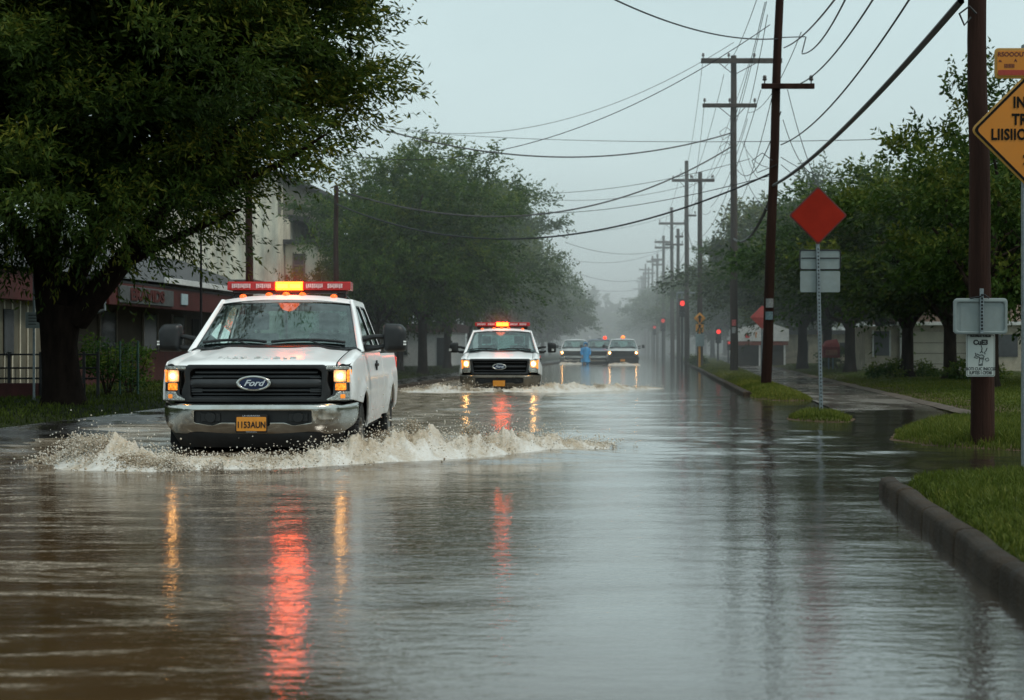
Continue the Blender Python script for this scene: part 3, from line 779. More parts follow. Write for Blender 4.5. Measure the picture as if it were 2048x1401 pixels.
    # doors with handles (both sides), seam between
    for s in (1, -1):
        for outl, ynm, hy in ((door, 'door', 2.70), (rear_door, 'rear_door', None)):
            me = panel_mesh(outl, (), .024, .006, cutsu, cutsv, lambda u, v, w, s=s: (s * (xside(u, v) + w - .012), u, v))
            shade(me, 32); d = link(ynm, me, paint, T)
            if hy:
                h = MB(); x = xside(hy, 1.2)
                h.box(min(s * x, s * (x + .035)), max(s * x, s * (x + .035)), hy - .11, hy + .08, 1.19, 1.225); h.box(min(s * x, s * (x + .02)), max(s * x, s * (x + .02)), hy + .03, hy + .08, 1.14, 1.26)
                h.build('handle', M['black_plastic'], d, bevel=.008)
    # dark inner tub, arch liners, chassis
    mb = MB()
    mb.box(-.93, .93, 1.2, 3.62, .5, 1.0); mb.box(-.60, .60, .2, 5.9, .38, .86); mb.box(-.78, .78, .16, 1.45, .55, 1.16)
    mb.box(-.90, .90, 1.44, 1.50, .54, 1.34)
    for ay, az in ARCH:
        for s in (1, -1):
            mb.loft([[(s * x, ay + .54 * math.cos(a), az + .54 * math.sin(a)) for a in [math.pi * i / 12 for i in range(13)]] for x in (.60, .955)], close=False)
            mb.box(min(s * .58, s * .62), max(s * .58, s * .62), ay - .5, ay + .5, .3, .95)
    mb.build('underbody', M['void'], T)
    # windscreen, black surround, cowl, wipers
    def ws(u, t, grow=0.0, off=0.0):
        a = Vector((.885 + grow, 1.425, 1.405)).lerp(Vector((.725 + grow, 2.215, 1.915)), t)
        return (a.x * u, a.y - .10 * (1 - u * u) + off * .6, a.z - off * .0 + .006 * (1 - u * u))
    ul = [-1 + i / 9 for i in range(19)]; tl = [i / 10 for i in range(11)]
    mb = MB(); mb.grid(lambda u, t: ws(u * .985, .015 + .965 * t), ul, tl)
    g = mb.build('windscreen', M['glass'], T, smooth=True)
    mb = MB()
    for (u0, u1, t0, t1) in ((-1, 1, -.02, .095), (-1, 1, .955, 1.0), (-1, -.93, .05, .96), (.93, 1, .05, .96), (-.22, .22, .90, .96)):
        mb.grid(lambda u, t: tuple(Vector(ws(u, t)) + Vector((0, .006, 0))), [u0 + (u1 - u0) * i / 8 for i in range(9)], [t0 + (t1 - t0) * i / 4 for i in range(5)])
    mb.build('surround', M['black_gloss'], g, smooth=True)
    mb = MB(); mb.grid(lambda u, v: (u * (.84 + .03 * v), 1.25 + .19 * v - .09 * (1 - u * u), 1.385 + .025 * v + .012 * (1 - u * u) + zhood(u * .8, 1.3) - zhood(.8, 1.3) * 1 - .03), ul, [i / 4 for i in range(5)])
    mb.build('cowl', M['black_plastic'], T, smooth=True)
    for (x0, x1, sg) in ((-.10, -.78, 1), (.72, -.05, 1)):
        mb = MB(); pts = []
        for i in range(9):
            k = i / 8; x = x0 + (x1 - x0) * k; t = .055 + .085 * math.sin(math.pi * (.15 + .7 * k))
            p = ws(x / .83, t); pts.append((p[0], p[1] - .03, p[2] + .012))
        mb.tube(pts, .016, 6); mb.tube([(x0, 1.30, 1.41), (x0 + (x1 - x0) * .25, 1.32, 1.43), pts[4]], .009, 6)
        mb.build('wiper', M['black_plastic'], T)
    # side glass, rear glass
    for s in (1, -1):
        for wn in (win1, win2):
            me = panel_mesh(wn, (), .006, 0, [1.5 + .15 * i for i in range(15)], [1.4 + .1 * i for i in range(6)], lambda u, v, w, s=s: (s * (xg(v) + w - .016), u, v))
            sw = link('side_window', me, M['glass_dark'], T)
            me = panel_mesh([(p[0], p[1]) for p in wn], ([(2 * 0 + (p[0] - sum(q[0] for q in wn) / len(wn)) * .94 + sum(q[0] for q in wn) / len(wn), (p[1] - sum(q[1] for q in wn) / len(wn)) * .93 + sum(q[1] for q in wn) / len(wn)) for p in wn],), .012, .002, (), [1.5, 1.6, 1.7, 1.8], lambda u, v, w, s=s: (s * (xg(v) + w - .004), u, v))
            link('seal', me, M['black_plastic'], sw)
    mb = MB(); mb.box(-.60, .60, 3.545, 3.553, 1.40, 1.86); mb.build('rear_window', M['glass'], T)
    # cabin: dash, wheel, two seats with head restraints
    mb = MB(); mb.box(-.82, .82, 1.50, 1.95, 1.0, 1.40); mb.tube([(-.8, 1.62, 1.40), (-.3, 1.52, 1.43), (.3, 1.52, 1.43), (.8, 1.62, 1.40)], .05, 8)
    mb.build('dashboard', M['cabin'], T, bevel=.03)
    mb = MB(); mb.tube([(.42 + .19 * math.cos(a), 2.02 + .05 * math.sin(a), 1.40 + .17 * math.sin(a)) for a in [2 * math.pi * i / 20 for i in range(21)]], .014, 6, False)
    mb.cyl((.42, 1.9, 1.36), (.42, 2.02, 1.40), .05); mb.build('steering_wheel', M['black_plastic'], T)
    for x in (.42, -.42):
        mb = MB(); mb.box(x - .24, x + .24, 2.35, 2.85, .95, 1.08); mb.box(x - .23, x + .23, 2.72, 2.88, 1.05, 1.58); mb.box(x - .12, x + .12, 2.76, 2.86, 1.62, 1.82); mb.cyl((x, 2.8, 1.55), (x, 2.8, 1.65), .02)
        mb.build('seat', M['seat'], T, bevel=.05, seg=3)
    # grille
    zg0, zg1 = .865, 1.222
    mb = MB(); mb.grid(lambda u, v: (u * .725, yfront(u * .725) + .075, zg0 + (zg1 - zg0) * v), [-1 + i / 10 for i in range(21)], [0, .5, 1])
    gr = mb.build('grille', M['void'], T)
    def yg(x): return yfront(x) - .03
    def bar(z, h, d, half=.70, y0=0.0, mat='grille_bar', nm='bar', bulge=0):
        mb = MB(); rings = []
        for i in range(25):
            x = -half + 2 * half * i / 24; y = yfront(x) + y0
            e = min(1, (half - abs(x)) / .06 + .25)
            hh = h * (.75 + .25 * min(1, e))
            rings.append([(x, y, z - hh / 2 * .7), (x, y - d * .7, z - hh / 2), (x, y - d, z - hh / 2 * .5), (x, y - d, z + hh / 2 * .5), (x, y - d * .7, z + hh / 2), (x, y, z + hh / 2 * .7)])
        mb.loft(rings, cap=True); return mb.build(nm, M[mat], gr, smooth=True, angle=40)
    if S['grille'] == 'A':
        fr = rnd([(-.735, zg0 - .015), (.735, zg0 - .015), (.76, zg0 + .09), (.72, zg0 + .2), (.735, zg1 - .06), (.70, zg1 + .012), (-.70, zg1 + .012), (-.735, zg1 - .06), (-.72, zg0 + .2), (-.76, zg0 + .09)], .03, 3)
        inn = rnd([(-.66, zg0 + .035), (.66, zg0 + .035), (.665, zg1 - .06), (.62, zg1 - .03), (-.62, zg1 - .03), (-.665, zg1 - .06)], .03, 3)
        panel('grille_frame', M['black_plastic'], gr, fr, (inn,), .06, .012, [-.7 + .1 * i for i in range(15)], (), lambda u, v, w: (u, yfront(u) - .0 - w, v))
        bar(1.155, .028, .03, .62, .045); bar(1.113, .030, .035, .64, .04)
        bar(1.045, .085, .055, .67, .035, bulge=1); bar(.975, .030, .035, .66, .04)
        bar(.935, .022, .03, .66, .045); bar(.905, .02, .03, .65, .045)
        for s in (1, -1):
            mb = MB()
            for k in range(7): mb.box(s * .60 - .055, s * .60 + .055, yfront(.6) + .0, yfront(.6) + .03, .955 + .024 * k, .967 + .024 * k)
            mb.build('louvre', M['grille_bar'], gr)
    else:
        fr = rnd([(-.70, zg0 - .01), (.70, zg0 - .01), (.74, zg1), (.72, zg1 + .02), (-.72, zg1 + .02), (-.74, zg1)], .03, 3)
        inn = rnd([(-.64, zg0 + .04), (.64, zg0 + .04), (.68, zg1 - .03), (-.68, zg1 - .03)], .03, 3)
        panel('grille_frame', M['grille_bar'] if S['grille'] == 'B' else M['chrome'], gr, fr, (inn,), .06, .012, [-.7 + .1 * i for i in range(15)], (), lambda u, v, w: (u, yfront(u) - .0 - w, v))
        bar(1.05, .05, .04, .64, .04, 'grille_bar'); bar(1.15, .02, .03, .64, .045); bar(.95, .03, .03, .64, .045)
    if det:
        em = MB(); ex, ez = -.012, 1.048; ye = -.062
        # domed oval badge with chrome rim
        rings = []
        for k, (sc_, dy) in enumerate(((.9, 0), (1.0, -.006), (1.0, -.018), (.96, -.026), (.86, -.028), (.80, -.022))):
            rings.append([(ex + .178 * sc_ * math.cos(2 * math.pi * i / 40), ye + dy + .03, ez + .078 * (sc_ if sc_ > .9 else sc_ * .94) * math.sin(2 * math.pi * i / 40)) for i in range(40)])
        em.loft(rings); e = em.build('badge', M['chrome'], T, smooth=True, angle=60)
        em = MB(); em.add([(ex, ye + .002, ez)] + [(ex + .146 * math.cos(2 * math.pi * i / 40), ye + .008, ez + .062 * math.sin(2 * math.pi * i / 40)) for i in range(40)], [(0, i + 1, (i + 1) % 40 + 1) for i in range(40)])
        em.build('badge_field', M['emblem_blue'], e, smooth=True)
        lettering('Ford' if S['text'] else 'Ford', .085, M['script'], e, (ex, ye - .003, ez), (math.pi / 2, 0, 0), sx=1.2, shear=.45, ext=.002, bold=.002)
    # headlamps
    for s in (1, -1):
        A = lambda pts: [(s * p[0], p[1]) for p in pts]
        if S['grille'] == 'A':
            hl = rnd(A([(.70, 1.17), (.70, 1.225), (.955, 1.225), (.962, .865), (.71, .855), (.70, .895), (.775, .93), (.795, 1.165)]), .012, 2)
            H = panel('headlamp', M['black_gloss'], T, hl, (), .03, .006, [s * (.7 + .04 * i) for i in range(8)], (), lambda u, v, w: (u, yfront(u) - .008 - w + .06 * cl((abs(u) - .86) / .1) ** 2, v))
            def lens(nm, pts, mat, off=-.012, th=.03):
                return panel(nm, M[mat], H, rnd(A(pts), .010, 2), (), th, .006, [s * (.72 + .03 * i) for i in range(9)], (), lambda u, v, w: (u, yfront(u) - .012 - w + off + .06 * cl((abs(u) - .86) / .1) ** 2, v))
            lens('chrome_strip', [(.708, 1.185), (.708, 1.217), (.935, 1.217), (.935, 1.185)], 'lamp_clear')
            lens('lamp', [(.785, 1.06), (.785, 1.178), (.905, 1.178), (.905, 1.06)], 'lamp_warm'); lens('bulb', [(.838, 1.10), (.838, 1.135), (.872, 1.135), (.872, 1.10)], 'lamp_hot', off=-.03)
            lens('indicator', [(.912, 1.06), (.912, 1.175), (.955, 1.185), (.957, 1.05)], 'lamp_amber')
            lens('indicator', [(.80, .975), (.80, 1.045), (.905, 1.045), (.905, .975)], 'lamp_amber', off=-.004)
            lens('chrome_strip', [(.80, 1.05), (.80, 1.058), (.94, 1.058), (.94, 1.05)], 'lamp_clear', off=-.02)
            lens('reflector', [(.715, .87), (.715, .888), (.80, .925), (.815, .962), (.945, .962), (.945, .872)], 'lamp_clear')
            lens('fog_lens', [(.85, .89), (.85, .935), (.90, .935), (.90, .89)], 'lamp_amber_dim', off=-.02, th=.02)
        else:
            hl = rnd(A([(.71, 1.0), (.72, 1.225), (.955, 1.225), (.962, .90), (.73, .90)]), .02, 3)
            H = panel('headlamp', M['lamp_clear'], T, hl, (), .03, .006, [s * (.7 + .04 * i) for i in range(8)], (), lambda u, v, w: (u, yfront(u) - .008 - w + .06 * cl((abs(u) - .86) / .1) ** 2, v))
            def lens(nm, pts, mat, off=-.012, th=.03):
                return panel(nm, M[mat], H, rnd(A(pts), .02, 2), (), th, .006, [s * (.72 + .03 * i) for i in range(9)], (), lambda u, v, w: (u, yfront(u) - .012 - w + off + .06 * cl((abs(u) - .86) / .1) ** 2, v))
            if S['lights'] != 'off':
                lens('lamp', [(.745, 1.02), (.745, 1.205), (.90, 1.205), (.90, 1.02)], 'lamp_warm'); lens('bulb', [(.79, 1.07), (.79, 1.16), (.86, 1.16), (.86, 1.07)], 'lamp_hot', off=-.03); lens('indicator', [(.905, 1.0), (.905, 1.215), (.957, 1.21), (.957, 1.0)], 'lamp_amber')
            lens('reflector', [(.745, .91), (.745, .985), (.94, .985), (.94, .91)], 'lamp_clear')
    # front bumper
    bm_ = M[S['bumper']]
    full = [(-1.02, .845), (1.02, .845), (1.015, .70), (.98, .62), (.86, .535), (-.86, .535), (-.98, .62), (-1.015, .70)]
    low = .645
    hole = rnd([(-.60, .655), (-.42, .625), (-.33, .655), (-.18, .655), (-.17, .63), (.15, .63), (.16, .655), (.31, .655), (.40, .625), (.58, .655), (.58, .775), (-.60, .775)], .015, 2)
    def bmap(u, v, w):
        a = abs(u)
        y = -.13 + .035 * ((v - .80) / .2) ** 2 * (1 if v < .8 else .3) + .05 * cl((.64 - v) / .1) ** 1.5 * .5
        y += .045 * cl((v - .80) / .045) ** 2
        y += .06 * (a / .62) ** 2 * .4 + .47 * cl((a - .45) / .57) ** 3.2
        return (u * (1 - .012 * cl((a - .6) / .4)), y - w, v)
    B = panel('bumper', bm_, T, rnd(full, .03, 3), (hole,), .02, .008, [-1 + .05 * i for i in range(41)], [.55 + .022 * i for i in range(14)], bmap, angle=50)
    mb = MB(); mb.box(-.64, .62, -.055, -.03, .60, .80); mb.box(-.62, .62, -.03, .2, .56, .83)
    for s in (1, -1): mb.cyl((s * .44, -.09, .705), (s * .44, -.05, .705), .055, n=20); mb.box(s * .44 - .10, s * .44 + .10, -.075, -.05, .66, .75)
    mb.build('intake', M['black_plastic'], B, bevel=.006)
    mb = MB(); mb.grid(lambda x, v: (x * (.96 - .10 * (1 - v)), -.055 + .30 * cl((abs(x) - .55) / .4) ** 2 + .05 * (1 - v) ** 2, .40 + .155 * v), [-.93 + 1.86 * i / 30 for i in range(31)], [i / 6 for i in range(7)])
    mb.build('air_dam', M['black_plastic'], T, smooth=True)
    if S['plate']:
        pl = panel('number_plate', M['ink'], T, rnd([(-.175, .555), (.145, .555), (.145, .735), (-.175, .735)], .012, 2), (), .014, .003, (), (), lambda u, v, w: (u, -.155 - w, v), smooth=False)
        pp = panel('plate_face', M['plate'], pl, rnd([(-.163, .572), (.133, .572), (.133, .712), (-.163, .712)], .008, 2), (), .012, .002, (), (), lambda u, v, w: (u, -.161 - w, v), smooth=False)
        if S['text']:
            lettering('1153AUN', .088, M['ink'], pl, (-.015, -.1695, .632), sx=.80, ext=.001, bold=.0022)
            lettering('LA OURAINIA', .022, M['script'], pl, (-.015, -.165, .724), sx=1.3, ext=.001, name='plate_caption'); 
            lettering('TENNUIAN', .014, M['script'], pl, (-.015, -.165, .5635), sx=1.6, ext=.001, name='plate_caption')
    # door mirrors
    for s in (1, -1):
        mo = 0 if s > 0 else .07
        r = Matrix.Translation((s * 1.285 + mo, 1.62, 1.515))
        if S['mirrors'] == 'tow':
            k = 1.0
        else: k = .85 if S['mirrors'] == 'mid' else .72; mo = -.075 * s
        prof = rnd([(-.125 * k, -.155 * k), (.125 * k, -.15 * k), (.13 * k, .09 * k), (.075 * k, .155 * k), (-.105 * k, .16 * k), (-.13 * k, .13 * k)], .045 * k, 4)
        mb = MB(); rings = []
        for sc_, y in ((.55, -.085), (.80, -.075), (.93, -.045), (1.0, 0), (1.0, .05), (.96, .065)):
            rings.append([(r @ Vector((s * p[0] * sc_, y * k, p[1] * sc_))) for p in prof])
        mb.loft(rings, cap=True)
        mi = mb.build('door_mirror', M['black_plastic'], T, smooth=True, angle=50)
        mb = MB(); mb.tube([(s * .93, 1.60, 1.50), (s * 1.05, 1.60, 1.53), (s * 1.20 + mo, 1.63, 1.53)], [.035, .028, .026], 10); mb.tube([(s * .94, 1.62, 1.40), (s * 1.08, 1.60, 1.405), (s * 1.20 + mo, 1.63, 1.43)], [.045, .03, .026], 10)
        mb.add([(s * .965, 1.47, 1.365), (s * .965, 1.72, 1.365), (s * .955, 1.70, 1.54), (s * .945, 1.62, 1.55)], [(0, 1, 2, 3)])
        mb.build('mirror_arm', M['black_plastic'], mi, smooth=True)
        if det:
            mb = MB(); mb.box(s * 1.385 + mo - .03, s * 1.385 + mo + .03, 1.545, 1.60, 1.435, 1.452); mb.box(s * 1.385 + mo - .03, s * 1.385 + mo + .03, 1.545, 1.60, 1.466, 1.483); mb.build('marker', M['marker_white'], mi)
    # wheels: tyre with tread blocks, steel rim
    for ay, az in ARCH:
        for s in (1, -1):
            Wl = empty('wheel', (s * .845, ay, .41)); Wl.parent = T
            mb = MB(); prof = [(.24, -.11), (.33, -.135), (.385, -.13), (.405, -.11), (.41, -.04), (.41, .04), (.405, .11), (.385, .13), (.33, .135), (.24, .11)]
            mb.lathe(prof, 40)
            for k in range(40):
                a = 2 * math.pi * k / 40
                for xx in (-.085, -.03, .03, .085):
                    R_ = Matrix.Rotation(a + (.08 if xx in (-.03, .085) else 0), 4, 'X')
                    mb.box(xx - .022, xx + .022, -.021, .021, .405, .421, R_)
                    if abs(xx) > .08: mb.box(xx - .03 + (.03 if xx > 0 else -.03) * .6, xx + .03 + (.03 if xx > 0 else -.03) * .6, -.018, .018, .385, .408, R_)
            mb.build('tyre', M['tyre'], Wl, smooth=True)
            mb = MB(); o_ = s * .02
            mb.lathe([(.245, s * .11), (.25, s * .125), (.235, s * .12), (.21, s * .06), (.12, s * .045), (.07, s * .07), (.065, s * .12), (.0, s * .125)], 32)
            for k in range(8):
                a = 2 * math.pi * k / 8; mb.cyl((s * .04, .17 * math.cos(a), .17 * math.sin(a)), (s * .063, .17 * math.cos(a), .17 * math.sin(a)), .03, n=10)
            mb.build('rim', M['rim'], Wl, smooth=True)
    # tailgate, tail lamps
    mb = MB(); mb.box(-.82, .82, 5.93, 5.97, .72, 1.33); mb.build('tailgate', paint, T, bevel=.012)
    for s in (1, -1):
        mb = MB(); mb.box(min(s * .83, s * .985), max(s * .83, s * .985), 5.90, 6.0, .93, 1.29); mb.build('tail_lamp', M['tail_red'], T, bevel=.02)
    mb = MB(); mb.box(-.92, .92, 6.0, 6.16, .52, .70); mb.build('rear_bumper', M[S['bumper']], T, bevel=.03)
    for s in (1, -1):
        mb = MB(); mb.grid(lambda u, v: (s * (.80 + .16 * u), 5.36 + .05 * v, .20 + .42 * v), [0, .5, 1], [0, .5, 1]); mb.build('mud_flap', M['black_plastic'], T)
    # roof light bar
    if S['bar'] == 'full':
        z0, z1, yb = 2.075, 2.175, 2.50
        mb = MB(); mb.box(-.66, .66, yb - .10, yb + .16, z0 - .035, z0)
        for s in (1, -1): mb.box(s * .60 - .05, s * .60 + .05, yb - .05, yb + .10, 1.985, z0 - .03); mb.add([(s * .62, yb - .06, z0 - .03), (s * .62, yb + .1, z0 - .03), (s * .72, yb + .1, 1.955), (s * .72, yb - .06, 1.955)], [(0, 1, 2, 3)])
        LB = mb.build('light_bar', M['black_plastic'], T, bevel=.01)
        prof = [(yb - .135, z0), (yb - .14, z0 + .02), (yb - .13, z1 - .012), (yb - .11, z1), (yb + .13, z1), (yb + .16, z1 - .02), (yb + .16, z0)]
        def seg(x0, x1, mat, nm, n=2, inset=0):
            mb = MB(); mb.loft([[(x, y + (inset if y < yb else -inset), z - (inset if z > z0 + .05 else -inset)) for y, z in prof] for x in (x0, x1)], cap=True)
            return mb.build(nm, M[mat], LB, bevel=.006)
        hw = .715
        seg(-hw, -.16, 'beacon_lens', 'red_lens'); seg(.16, hw, 'beacon_lens', 'red_lens'); seg(-.155, .155, 'beacon_red', 'lit_lens')
        mb = MB()
        mb.box(-.135, -.012, yb - .150, yb - .13, z0 + .022, z1 - .032); mb.build('beacon_lamp', M['beacon_core'], LB, bevel=.005)
        mb = MB(); mb.box(.012, .135, yb - .150, yb - .13, z0 + .022, z1 - .032); mb.build('beacon_lamp', M['beacon_core'], LB, bevel=.005)
        if det:
            for a, b_ in ((-.66, -.43), (-.38, -.20), (.20, .40), (.45, .64)):
                mb = MB(); n = int((b_ - a) / .022)
                for k in range(n): mb.box(a + k * .022, a + k * .022 + .017, yb - .146, yb - .13, z0 + .022 + .004 * ((k * 7) % 3), z1 - .026)
                mb.build('reflector_strip', M['beacon_led'], LB)
    elif S['bar'] == 'small':
        mb = MB(); mb.cyl((.0, 2.5, 1.98), (.0, 2.5, 2.06), .12); LB = mb.build('light_bar', M['black_plastic'], T)
        mb = MB(); mb.ball((S.get('bx', 0), 2.5, 2.10), .13, 14, 8, 1, 1, .9); mb.build('beacon_lamp', M[S.get('bmat', 'beacon_red')], LB, smooth=True)
    if S['bar'] == 'full':
        for x in (-.52, -.22, -.02, .17, .53):
            mb = MB(); mb.ball((x, 2.30, roof(x / .762, .07)[2] + .012), .042, 12, 6, 1.0, 1.3, .65); mb.build('marker_lamp', M['lamp_orange_marker'] if det else M['lamp_orange_marker'], T, smooth=True)
    return T

WATER_DEPTH = .35
T1 = truck('pickup_truck', (-2.59, 15.8, -WATER_DEPTH), 0.0, 'largest nearest white pickup with chrome bumper and lit red roof bar ploughing a bow wave', 'pickup trucks driving through the flood', {})
T2 = truck('pickup_truck', (-.30, 38.4, -WATER_DEPTH - .10), math.radians(-1.2), 'second white pickup with dull dark bumper and both headlights lit, following the chrome-bumpered one', 'pickup trucks driving through the flood', dict(bumper='dull_bumper', grille='B', text=False, mirrors='mid'))
T3 = truck('pickup_truck', (6.95, 98, -WATER_DEPTH), math.radians(-4), 'distant white pickup with dark lower half, lit headlights and an orange roof light', 'pickup trucks far down the flooded road', dict(grille='B', bumper='black_plastic', paint='silver_paint', text=False, bar='small', bmat='dome_orange', mirrors='small', detail=False))
T4 = truck('pickup_truck', (5.75, 102.5, -WATER_DEPTH), math.radians(-3), 'distant dark blue pickup with a red dome light, half hidden between two white ones', 'pickup trucks far down the flooded road', dict(paint='navy_paint', grille='C', text=False, lights='off', plate=False, bar='small', bx=.35, bmat='dome_red', mirrors='small', detail=False))
T5 = truck('pickup_truck', (4.15, 104, -WATER_DEPTH), math.radians(-4), 'distant silver white pickup without a beacon, beside the person in blue', 'pickup trucks far down the flooded road', dict(paint='silver_paint', grille='C', text=False, plate=False, bar='none', mirrors='small', detail=False))

# light thrown by the roof beacons
for T, e in ((T1, 3), (T2, 3)):
    for x in (0,):
        lp = bpy.data.lights.new('beacon_light', 'POINT'); lp.energy = e; lp.color = (1, .13, .03); lp.shadow_soft_size = .15; lp.specular_factor = .2
        lo = bpy.data.objects.new('beacon_light', lp); COL.objects.link(lo); lo.location = T.location + Vector((0, 2.28, 2.16 )); 
# ------------------------------------------------------------------ trees
M['leaf_near'] = leafmat('leaves_near', (.010, .024, .005), (.048, .082, .013), (.22, .21, .028), .34, .5)
M['leaf_mid'] = leafmat('leaves_mid', (.012, .032, .007), (.046, .096, .017), (.14, .18, .028), .34, .6)
M['leaf_left'] = leafmat('leaves_left', (.014, .036, .008), (.056, .112, .020), (.16, .20, .03), .36, .6)
M['leaf_bright'] = leafmat('leaves_bright', (.013, .031, .007), (.050, .088, .016), (.165, .175, .03), .34, .6)

def leaves(C, D, k, ln, wd, tone, r, spread=.9, droop=.35, twig=.5):
    """sprays of k leaves at centres C with twig directions D -> mesh arrays"""
    n = len(C)
    D = D / (np.linalg.norm(D, axis=1, keepdims=True) + 1e-9)
    side = np.cross(D, r.normal(0, 1, (n, 3))); side /= np.linalg.norm(side, axis=1, keepdims=True) + 1e-9
    t = np.linspace(0, 1, k)[None, :, None]
    pos = C[:, None, :] + D[:, None, :] * (t - .3) * twig + r.normal(0, .035, (n, k, 3))
    pos[:, :, 2] -= droop * twig * .5 * t[:, :, 0] ** 2
    sg = np.where(np.arange(k) % 2 == 0, 1, -1)[None, :, None]
    d = D[:, None, :] * .75 + side[:, None, :] * sg * spread * .8 + r.normal(0, .33, (n, k, 3)); d[:, :, 2] -= droop
    d /= np.linalg.norm(d, axis=2, keepdims=True)
    nrm = np.cross(d, r.normal(0, 1, (n, k, 3))); nrm /= np.linalg.norm(nrm, axis=2, keepdims=True) + 1e-9
    L_ = ln * r.uniform(.65, 1.25, (n, k, 1)); W_ = wd * r.uniform(.7, 1.25, (n, k, 1))
    v = np.empty((n, k, 4, 3))
    v[:, :, 0] = pos; v[:, :, 1] = pos + d * L_ * .45 + nrm * W_ / 2; v[:, :, 2] = pos + d * L_; v[:, :, 3] = pos + d * L_ * .45 - nrm * W_ / 2
    tn = np.repeat(tone[:, None], k, 1) + r.normal(0, .05, (n, k)) + .10 * t[:, :, 0]
    return v.reshape(-1, 3), np.repeat(np.clip(tn, 0, 1).ravel(), 4)
def leaf_mesh(name, parts):
    V = np.concatenate([p[0] for p in parts]); T = np.concatenate([p[1] for p in parts])
    nq = len(V) // 4
    me = np_mesh(name, V, np.arange(nq * 4), np.full(nq, 4), False); attr(me, 'tone', T); return me
def clump_sprays(centres, radii, per, r, ctr, top, bot):
    """spray centres on the shells of clumps; outward twigs; tone from clump, height and outwardness"""
    n = len(centres)
    dirs = r.normal(0, 1, (n, per, 3)); dirs /= np.linalg.norm(dirs, axis=2, keepdims=True)
    dirs[:, :, 2] = np.where(dirs[:, :, 2] < -.4, -dirs[:, :, 2] * .6, dirs[:, :, 2])
    rad = radii[:, None, None] * r.uniform(.45, 1.05, (n, per, 1)) ** .7
    C = centres[:, None, :] + dirs * rad * np.array([1, 1, .8])
    out = C - ctr; out /= np.linalg.norm(out, axis=2, keepdims=True) + 1e-9
    D = dirs * .7 + out * .8 + r.normal(0, .25, (n, per, 3))
    ct = r.normal(0, .15, (n, 1))
    h = (C[:, :, 2] - bot) / (top - bot)
    tone = .30 + ct + .30 * dirs[:, :, 2] + .18 * (h - .4) + .06 * (rad[:, :, 0] / radii[:, None] - .8)  # light on upper and outer sprays is put into the tone
    return C.reshape(-1, 3), D.reshape(-1, 3), np.clip(tone, .02, 1).ravel()
def limb(mb, p0, p1, r0, r1, r, seg=7, wob=.12, n=9):
    p0, p1 = Vector(p0), Vector(p1); L_ = (p1 - p0).length; pts, rs = [], []
    for i in range(seg + 1):
        t = i / seg; p = p0.lerp(p1, t)
        if 0 < i < seg: p += Vector(r.normal(0, 1, 3)) * wob * L_ * .25
        pts.append(p); rs.append(r0 + (r1 - r0) * t ** .8)
    mb.tube(pts, rs, n); return pts
def trunk_mesh(r, h_fork, R, forks, flare=1.5, lean=(0, 0), sub=2, wob=.12):
    mb = MB(); top = Vector((lean[0], lean[1], h_fork))
    pts = [(0, 0, -.3), (0, 0, 0), (.02, .0, .25), (lean[0] * .3, lean[1] * .3, h_fork * .5), top]
    mb.tube(pts, [R * flare * 1.15, R * flare, R * 1.12, R, R * .95], 14)
    for (x, y, z, rr) in forks:
        ps = limb(mb, top - Vector((0, 0, .15)), (x, y, z), rr, rr * .35, r, 7, wob)
        for k in range(sub):
            q = ps[3 + k]; d = Vector(r.normal(0, 1, 3)); d.z = abs(d.z)
            limb(mb, q, q + d.normalized() * r.uniform(1.0, 1.9), rr * .45, rr * .12, r, 5, .15, 6)
    return mb

# --- street trees: four crowns and trunks shared by all copies
def crown(seed, H, R, zc, nclump, per, k, ln, wd, spire=0.0, crad=(.7, 1.25)):
    r = np.random.default_rng(seed); c = []
    while len(c) < nclump:
        p = r.normal(0, 1, 3); p /= np.linalg.norm(p); rr = r.uniform(.35, 1.0) ** .6
        az = math.atan2(p[1], p[0]); lump = 1 + .20 * math.sin(2 * az + seed) + .14 * math.sin(5 * az + 2 * seed) + .15 * math.sin(3 * p[2] * 2 + seed)
        q = np.array([p[0] * R * rr * lump, p[1] * R * rr * lump, zc + p[2] * (H - zc) * rr * (1 if p[2] > 0 else .74)])
        q[2] += spire * r.uniform(0, 1) * (abs(p[2]) > .7)
        if q[2] < zc * .24: continue
        c.append(q)
    c = np.array(c); rad = r.uniform(*crad, len(c)) * (R / 4.0) ** .5
    C, D, tone = clump_sprays(c, rad, per, r, np.array([0, 0, zc * .8]), H, zc * .3)
    parts = [leaves(C, D, k, ln, wd, tone, r, twig=.42)]
    # ragged twigs that stick out of the outline
    far = np.linalg.norm((c - np.array([0, 0, zc])) / np.array([R, R, H - zc]), axis=1); o = c[far > .75]
    ex = (o + (o - np.array([0, 0, zc])) * r.uniform(.06, .26, (len(o), 1))); ex = np.repeat(ex, 5, 0) + r.normal(0, .22, (len(o) * 5, 3))
    parts.append(leaves(ex, ex - np.array([0, 0, zc]) + np.array([0, 0, .4]), k, ln, wd, np.full(len(ex), .42), r, twig=.5))
    me = leaf_mesh('crown', parts)
    mb = trunk_mesh(r, zc * .42, .17, [(x, y, zc * r.uniform(.85, 1.25), .10) for x, y in [(R * .55 * math.cos(a), R * .55 * math.sin(a)) for a in r.uniform(0, 6.28) + np.array([0, 1.35, 2.6, 3.9, 5.1])]] + [(.1, 0, H * .8, .12)])
    return me, mb.mesh('trunk')
KINDS = {'broad': crown(3, 8.6, 4.3, 4.6, 150, 26, 8, .20, .085), 'tall': crown(5, 9.6, 3.5, 5.4, 150, 26, 8, .19, .08, .5), 'round': crown(8, 6.6, 3.5, 3.9, 130, 26, 8, .18, .08), 'loose': crown(12, 7.6, 3.3, 4.2, 90, 24, 8, .19, .085, .6, (.55, 1.0))}
for k_, (a, b_) in KINDS.items(): shade(b_, 60)
first_used = {}
